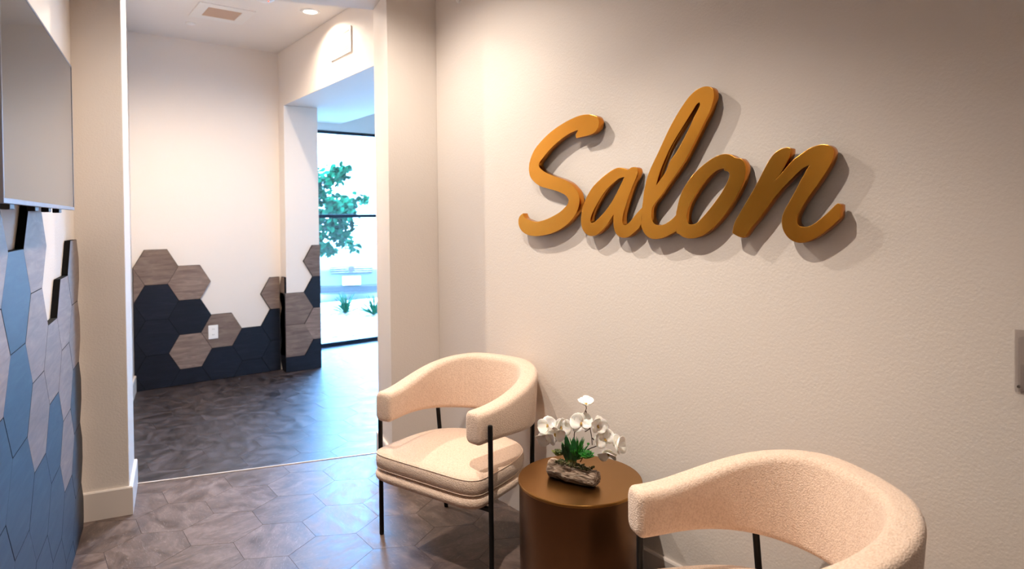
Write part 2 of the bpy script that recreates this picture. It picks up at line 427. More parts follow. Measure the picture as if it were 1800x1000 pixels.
# ------------------------------------------------------------------ hexagon wall panels
def hex_cladding(name, hexes, frame, mats, clipbox, label, side=.2, half=.147, th=.02, parent=None, flip=False):
    """hexes: (centre s, centre z, is_dark); frame(s, z, off)->world, th = thickness"""
    bm = bmesh.new(); tone = bm.loops.layers.float.new('tone'); uvw = bm.loops.layers.float_vector.new('uvw'); rnd = random.Random(3)
    for cs, cz, dark in hexes:
        hx = [(cs + side, cz), (cs + side / 2, cz + half), (cs - side / 2, cz + half), (cs - side, cz), (cs - side / 2, cz - half), (cs + side / 2, cz - half)]
        pl = clip_poly(hx, clipbox)
        if len(pl) < 3 or abs(area(pl)) < 1e-4: continue
        t = rnd.random(); off = rnd.uniform(0, 50)
        inn = inset_poly(pl, .0015); mi = 1 if dark else 0
        base = [bm.verts.new(frame(p[0], p[1], -th)) for p in pl]
        rim = [bm.verts.new(frame(p[0], p[1], -.0012)) for p in pl]
        top = [bm.verts.new(frame(p[0], p[1], 0)) for p in inn]
        n = len(pl); fs = []
        f = bm.faces.new(top); f.material_index = mi; fs.append(f)
        for k in range(n):
            f = bm.faces.new((rim[k], rim[(k + 1) % n], top[(k + 1) % n], top[k])); f.material_index = 2; fs.append(f)
            f = bm.faces.new((base[k], base[(k + 1) % n], rim[(k + 1) % n], rim[k])); f.material_index = 2; fs.append(f)
        f = bm.faces.new(base[::-1]); f.material_index = 2; fs.append(f)
        cc = frame(cs, cz, 0)
        ax = (frame(cs + 1, cz, 0) - cc).normalized()
        for f in fs:
            for lp in f.loops:
                q = lp.vert.co - cc
                lp[tone] = t; lp[uvw] = (q.dot(ax) + off, q.z + off * .37, 0)
    bmesh.ops.recalc_face_normals(bm, faces=bm.faces)
    me = bpy.data.meshes.new(name); bm.to_mesh(me); bm.free()
    o = bpy.data.objects.new(name, me); C.objects.link(o)
    for mm in mats: me.materials.append(mm)
    return tag(o, label, 'wall panels')
MM = [M['hexlight'], M['hexdark'], M['hexedge']]
# left wall: column centres and top edges measured from the photo; L = light, D = dark, downwards
cols = [(-.17, 1.414, 'LLDDDD'), (-.475, 1.265, 'LLLDDD'), (-.78, 1.12, 'LDDDD'), (-1.085, 1.56, 'LLLDDDD'), (-1.39, 1.417, 'DDDDDD'),
        (-1.695, 1.56, 'LLDDDDD'), (-2.0, 1.417, 'LDLDDD'), (-2.305, 1.27, 'LDDDDD'), (-2.61, 1.417, 'DLDDDD'), (-2.915, 1.56, 'LDLDDDD'),
        (-3.22, 1.12, 'DDDDD'), (-3.525, 1.27, 'LLDDDD'), (-3.83, .98, 'DDDDD')]
hexes = []
for c, top, s in cols:
    k = 0
    while top - .293 * k > .0:
        ch = s[k] if k < len(s) else 'D'
        hexes.append((c, top - .1465 - .293 * k, ch == 'D')); k += 1
hex_cladding('hexagon_wall_cladding', hexes, lambda s, z, o: lw(s, o, z), MM, [(-4.1, .003), (-.002, .003), (-.002, 2), (-4.1, 2)],
             'glossy grey and dark blue hexagon panels on the left wall below the television', side=.203, half=.1465, th=.022)
# far wall
p = .157
def colhex(x, top, s):
    r_ = []; k = 0
    while top - 2 * p * k > 0.0:
        ch = s[k] if k < len(s) else 'D'; r_.append((x, top - p - 2 * p * k, ch == 'D')); k += 1
    return r_
H2 = colhex(.702, 1.087, 'LDDD') + colhex(.972, 1.243, 'LDDDD') + colhex(1.242, 1.087, 'LDLD') + colhex(1.512, .616, 'LD') + colhex(1.782, .458, 'DD') + colhex(2.052, .930, 'LDD')
hex_cladding('hexagon_wall_cladding', H2, lambda s, z, o: Vector((s, 6.43 - o, z)), MM, [(.793, .001), (2.055, .001), (2.055, 2), (.793, 2)],
             'grey and black hexagon panels on the far white wall with the outlet', side=.18, half=p, th=.019)
# pier in front of the window: front face and narrow side face, one wrap of panels
f_y = lambda x: 6.29 - (x - 2.075) * .0606
H3 = colhex(2.148, .776, 'LLD') + colhex(2.418, 1.24, 'LDLD')
hex_cladding('hexagon_wall_cladding', H3, lambda s, z, o: Vector((s, f_y(s) - .02 - o, z)), MM, [(2.056, .001), (2.404, .001), (2.404, 2), (2.056, 2)],
             'grey and navy hexagon panels on the pier beside the tall window', side=.18, half=p, th=.019)
H4 = [(6.29, .776, False), (6.40, .62, False), (6.40, .31, True), (6.29, .16, True), (6.29, .47, True)]
hex_cladding('hexagon_wall_cladding', H4, lambda s, z, o: Vector((2.056 - o, s, z)), MM, [(6.288, .001), (6.428, .001), (6.428, 2), (6.288, 2)],
             'narrow strip of hexagon panels on the side of the pier in the far corner', side=.18, half=p, th=.018)

# ------------------------------------------------------------------ fixtures
mt, nt, b = newmat('lamp lens'); M['lens'] = mt
b.inputs['Emission Color'].default_value = (1, .86, .72, 1); b.inputs['Emission Strength'].default_value = 9
mt, nt, b = newmat('red indicator'); M['led'] = mt
b.inputs['Base Color'].default_value = (.8, .05, .02, 1); b.inputs['Emission Color'].default_value = (1, .08, .03, 1); b.inputs['Emission Strength'].default_value = 4
def downlight(x, y, z, label, power, group=None, size=135, blend=.9, col=(1, .885, .775)):
    t = empty('ceiling_downlight', (x, y, z), 0, label, 'ceiling light', group)
    bm = bmesh.new(); add_lathe(bm, [(.052, -.002), (.054, -.007), (.075, -.004), (.078, 0), (.052, 0)], 40)
    obj('trim_ring', bm, M['white'], t, smooth=True)
    bm = bmesh.new(); add_lathe(bm, [(0, -.0035), (.052, -.0035)], 32); bmesh.ops.recalc_face_normals(bm, faces=bm.faces)
    obj('lens', bm, M['lens'], t)
    ld = bpy.data.lights.new('downlight_lamp', 'SPOT'); ld.energy = power; ld.spot_size = math.radians(size); ld.spot_blend = blend; ld.shadow_soft_size = .015; ld.color = col
    lo = bpy.data.objects.new('downlight_lamp', ld); C.objects.link(lo); lo.location = (0, 0, -.035); lo.parent = t
    return t
PW = 235
downlight(.80, 1.55, 3.05, 'round recessed ceiling light above the chairs facing the sign', PW * .98, size=114, blend=1)
downlight(1.10, 2.78, 3.05, 'round recessed ceiling light near the wide opening', PW * .5, size=146, blend=.75)
downlight(.30, -.35, 3.05, 'round recessed ceiling light behind the viewpoint', PW * .12)
downlight(1.877, 5.01, 3.157, 'round glowing ceiling light beside the wall vent in the far room', 78, col=(1, .83, .67), size=162, blend=.95)
downlight(1.0, 4.75, 3.157, 'unseen ceiling light added to warm the far room past the opening', 190, col=(1, .83, .67), size=165, blend=.8)  # out of view, added to give the far room more warm bounce

t = empty('ceiling_vent', (1.325, 5.465, 3.157), 0, 'square white ceiling vent with tan grille in the far room', 'vent')
bm = bmesh.new()
o_, i_ = .205, .125
for x0, x1, y0, y1 in ((-o_, o_, -o_, -i_), (-o_, o_, i_, o_), (-o_, -i_, -i_, i_), (i_, o_, -i_, i_)): add_box(bm, x0, x1, y0, y1, -.009, -.0005, bev=.002)
obj('frame', bm, M['vent'], t)
bm = bmesh.new()
for k in range(14): add_box(bm, -i_, i_, -i_ + .009 + k * .018, -i_ + .0135 + k * .018, -.006, -.002)
add_box(bm, -i_, i_, -i_, i_, -.002, -.0006)
obj('grille', bm, M['ventin'], t)
t = empty('wall_vent', (2.0795, 4.883, 2.90), 0, 'white air vent high on the wall face above the alcove', 'vent')
bm = bmesh.new()
for y0, y1, z0, z1 in ((-.203, .203, .076, .1), (-.203, .203, -.1, -.076), (-.203, -.175, -.076, .076), (.175, .203, -.076, .076)): add_box(bm, -.011, -.0005, y0, y1, z0, z1, bev=.002)
obj('frame', bm, M['vent'], t)
bm = bmesh.new()
for k in range(10):
    z = -.07 + k * .0155
    add_box(bm, -.008, -.001, -.175, .175, z - .001, z + .001, M=Matrix.Translation((0, 0, 0)))
add_box(bm, -.002, -.0006, -.175, .175, -.076, .076)
obj('louvre', bm, M['vent'], t)
bm = bmesh.new(); add_lathe(bm, [(0, -.012), (.03, -.011), (.037, -.006), (.038, -.0005), (0, -.0005)], 32)
o = obj('sprinkler_cover', bm, M['white'], smooth=True); o.location = (1.18, 5.89, 3.157); tag(o, 'small round white sprinkler cover on the far ceiling left of the vent', 'sprinkler')
t = empty('smoke_detector', (1.165, 3.835, 2.82), 0, 'white smoke detector with red light under the opening header', 'smoke detector')
dz = -.042
bm = bmesh.new(); add_lathe(bm, [(0, dz), (.04, dz), (.055, dz + .012), (.06, -.001), (0, -.001)], 36); obj('housing', bm, M['white'], t, smooth=True, angle=40)
bm = bmesh.new(); add_lathe(bm, [(0, dz - .006), (.004, dz - .004), (.0045, dz + .003), (0, dz + .003)], 12); o = obj('indicator_light', bm, M['led'], t); o.location = (.02, -.01, 0)
t = empty('sidewall_sprinkler', (2.012, 3.06, 2.745), 0, 'tiny white sprinkler head high on the sign wall near the corner', 'sprinkler')
obj('cup', cyl((0, 0, 0), (-.008, 0, 0), .022, n=24), M['white'], t)
obj('nozzle', cyl((-.008, 0, 0), (-.045, 0, 0), .007, n=12), M['pin'], t)
obj('deflector', cyl((-.045, 0, 0), (-.048, 0, 0), .015, n=12), M['white'], t)

t = empty('wall_outlet', (1.435, 6.4298, .452), 0, 'white electrical outlet on a grey hexagon of the far wall', 'outlet')
obj('cover_plate', box(-.042, .042, -.006, -.0002, -.064, .064, bev=.003), M['white'], t)
for z in (.026, -.026):
    s_ = obj('socket', box(-.017, .017, -.0085, -.0055, z - .016, z + .016, bev=.002), M['white'], t)
    bm = bmesh.new()
    for x in (-.006, .006): add_box(bm, x - .0012, x + .0012, -.0092, -.0084, z - .003, z + .007)
    obj('slot', bm, M['rubber'], s_)

# television on the left wall
def lwm(s, off, z): return Matrix.Translation(lw(s, off, z)) @ Matrix(((LD.x, LN.x, 0, 0), (LD.y, LN.y, 0, 0), (0, 0, 1, 0), (0, 0, 0, 1)))
TVM = lwm(-1.40, .08, 1.543); TW = 1.135; TH_ = .545
t = empty('wall_television', (0, 0, 0), 0, 'large flat black television mounted on the left wall above the hexagons', 'television')
t.matrix_world = TVM
obj('screen', box(-TW / 2 + .008, TW / 2 - .008, -.002, .0, .012, TH_ - .006), M['screen'], t)
bm = bmesh.new()
for x0, x1, z0, z1 in ((-TW / 2, TW / 2, 0, .012), (-TW / 2, TW / 2, TH_ - .006, TH_), (-TW / 2, -TW / 2 + .008, .012, TH_ - .006), (TW / 2 - .008, TW / 2, .012, TH_ - .006)):
    add_box(bm, x0, x1, -.012, .0012, z0, z1, bev=.0008)
obj('bezel', bm, M['bezel'], t)
obj('back_shell', box(-TW / 2 + .004, TW / 2 - .004, -.045, -.0125, .004, TH_ - .004, bev=.008), M['tvbody'], t)
obj('wall_mount', box(-.2, .2, -.103, -.0455, .15, .42, bev=.003), M['black'], t)
for x in (-.42, -.1, .12, .33): obj('port_cover', box(x, x + .05, -.035, -.015, -.012, .0035, bev=.002), M['tvbody'], t)

# clear acrylic brochure holder at the right edge
mt, nt, b = newmat('clear acrylic'); M['acrylic'] = mt
for n_ in list(nt.nodes):
    if n_.type != 'OUTPUT_MATERIAL': nt.nodes.remove(n_)
out = [n_ for n_ in nt.nodes if n_.type == 'OUTPUT_MATERIAL'][0]
tr = N(nt, 'ShaderNodeBsdfTransparent'); tr.inputs[0].default_value = (.97, .96, .96, 1); gl = N(nt, 'ShaderNodeBsdfGlossy'); gl.inputs['Roughness'].default_value = .06
lw_ = N(nt, 'ShaderNodeLayerWeight'); lw_.inputs[0].default_value = .5; fr = N(nt, 'ShaderNodeMapRange'); fr.inputs[3].default_value = .03; fr.inputs[4].default_value = .35; nt.links.new(lw_.outputs['Facing'], fr.inputs[0]); mx = N(nt, 'ShaderNodeMixShader')
nt.links.new(fr.outputs[0], mx.inputs[0]); nt.links.new(tr.outputs[0], mx.inputs[1]); nt.links.new(gl.outputs[0], mx.inputs[2]); nt.links.new(mx.outputs[0], out.inputs[0])
t = empty('acrylic_brochure_holder', (2.0115, .0, 0), 0, 'clear acrylic brochure holder screwed to the wall at the right edge', 'brochure holder')
y1, y0 = .497, .27
bm = bmesh.new()
add_box(bm, -.004, 0, y0, y1, 1.04, 1.20, bev=.001)
obj('back_plate', bm, M['acrylic'], t)
bm = bmesh.new()
add_box(bm, -.045, -.0045, y1 - .022, y1 - .018, 1.045, 1.185, bev=.0008); add_box(bm, -.045, -.0045, y0 + .018, y0 + .022, 1.045, 1.185, bev=.0008)
add_box(bm, -.0455, -.042, y0 + .0225, y1 - .0225, 1.045, 1.12, bev=.0008); add_box(bm, -.0415, -.0045, y0 + .0225, y1 - .0225, 1.045, 1.049)
obj('pocket', bm, M['acrylic'], t)
for y, z in ((y1 - .01, 1.055), (y1 - .045, 1.178)): obj('screw', cyl((-.007, y, z), (-.0042, y, z), .004, n=12), M['pin'], t)
o = obj('brochure', box(-.020, -.008, y0 + .03, y1 - .05, 1.050, 1.175), M['white']); o.location = (2.0115, 0, 0); tag(o, 'stack of white cards standing in the clear wall holder', 'brochures')

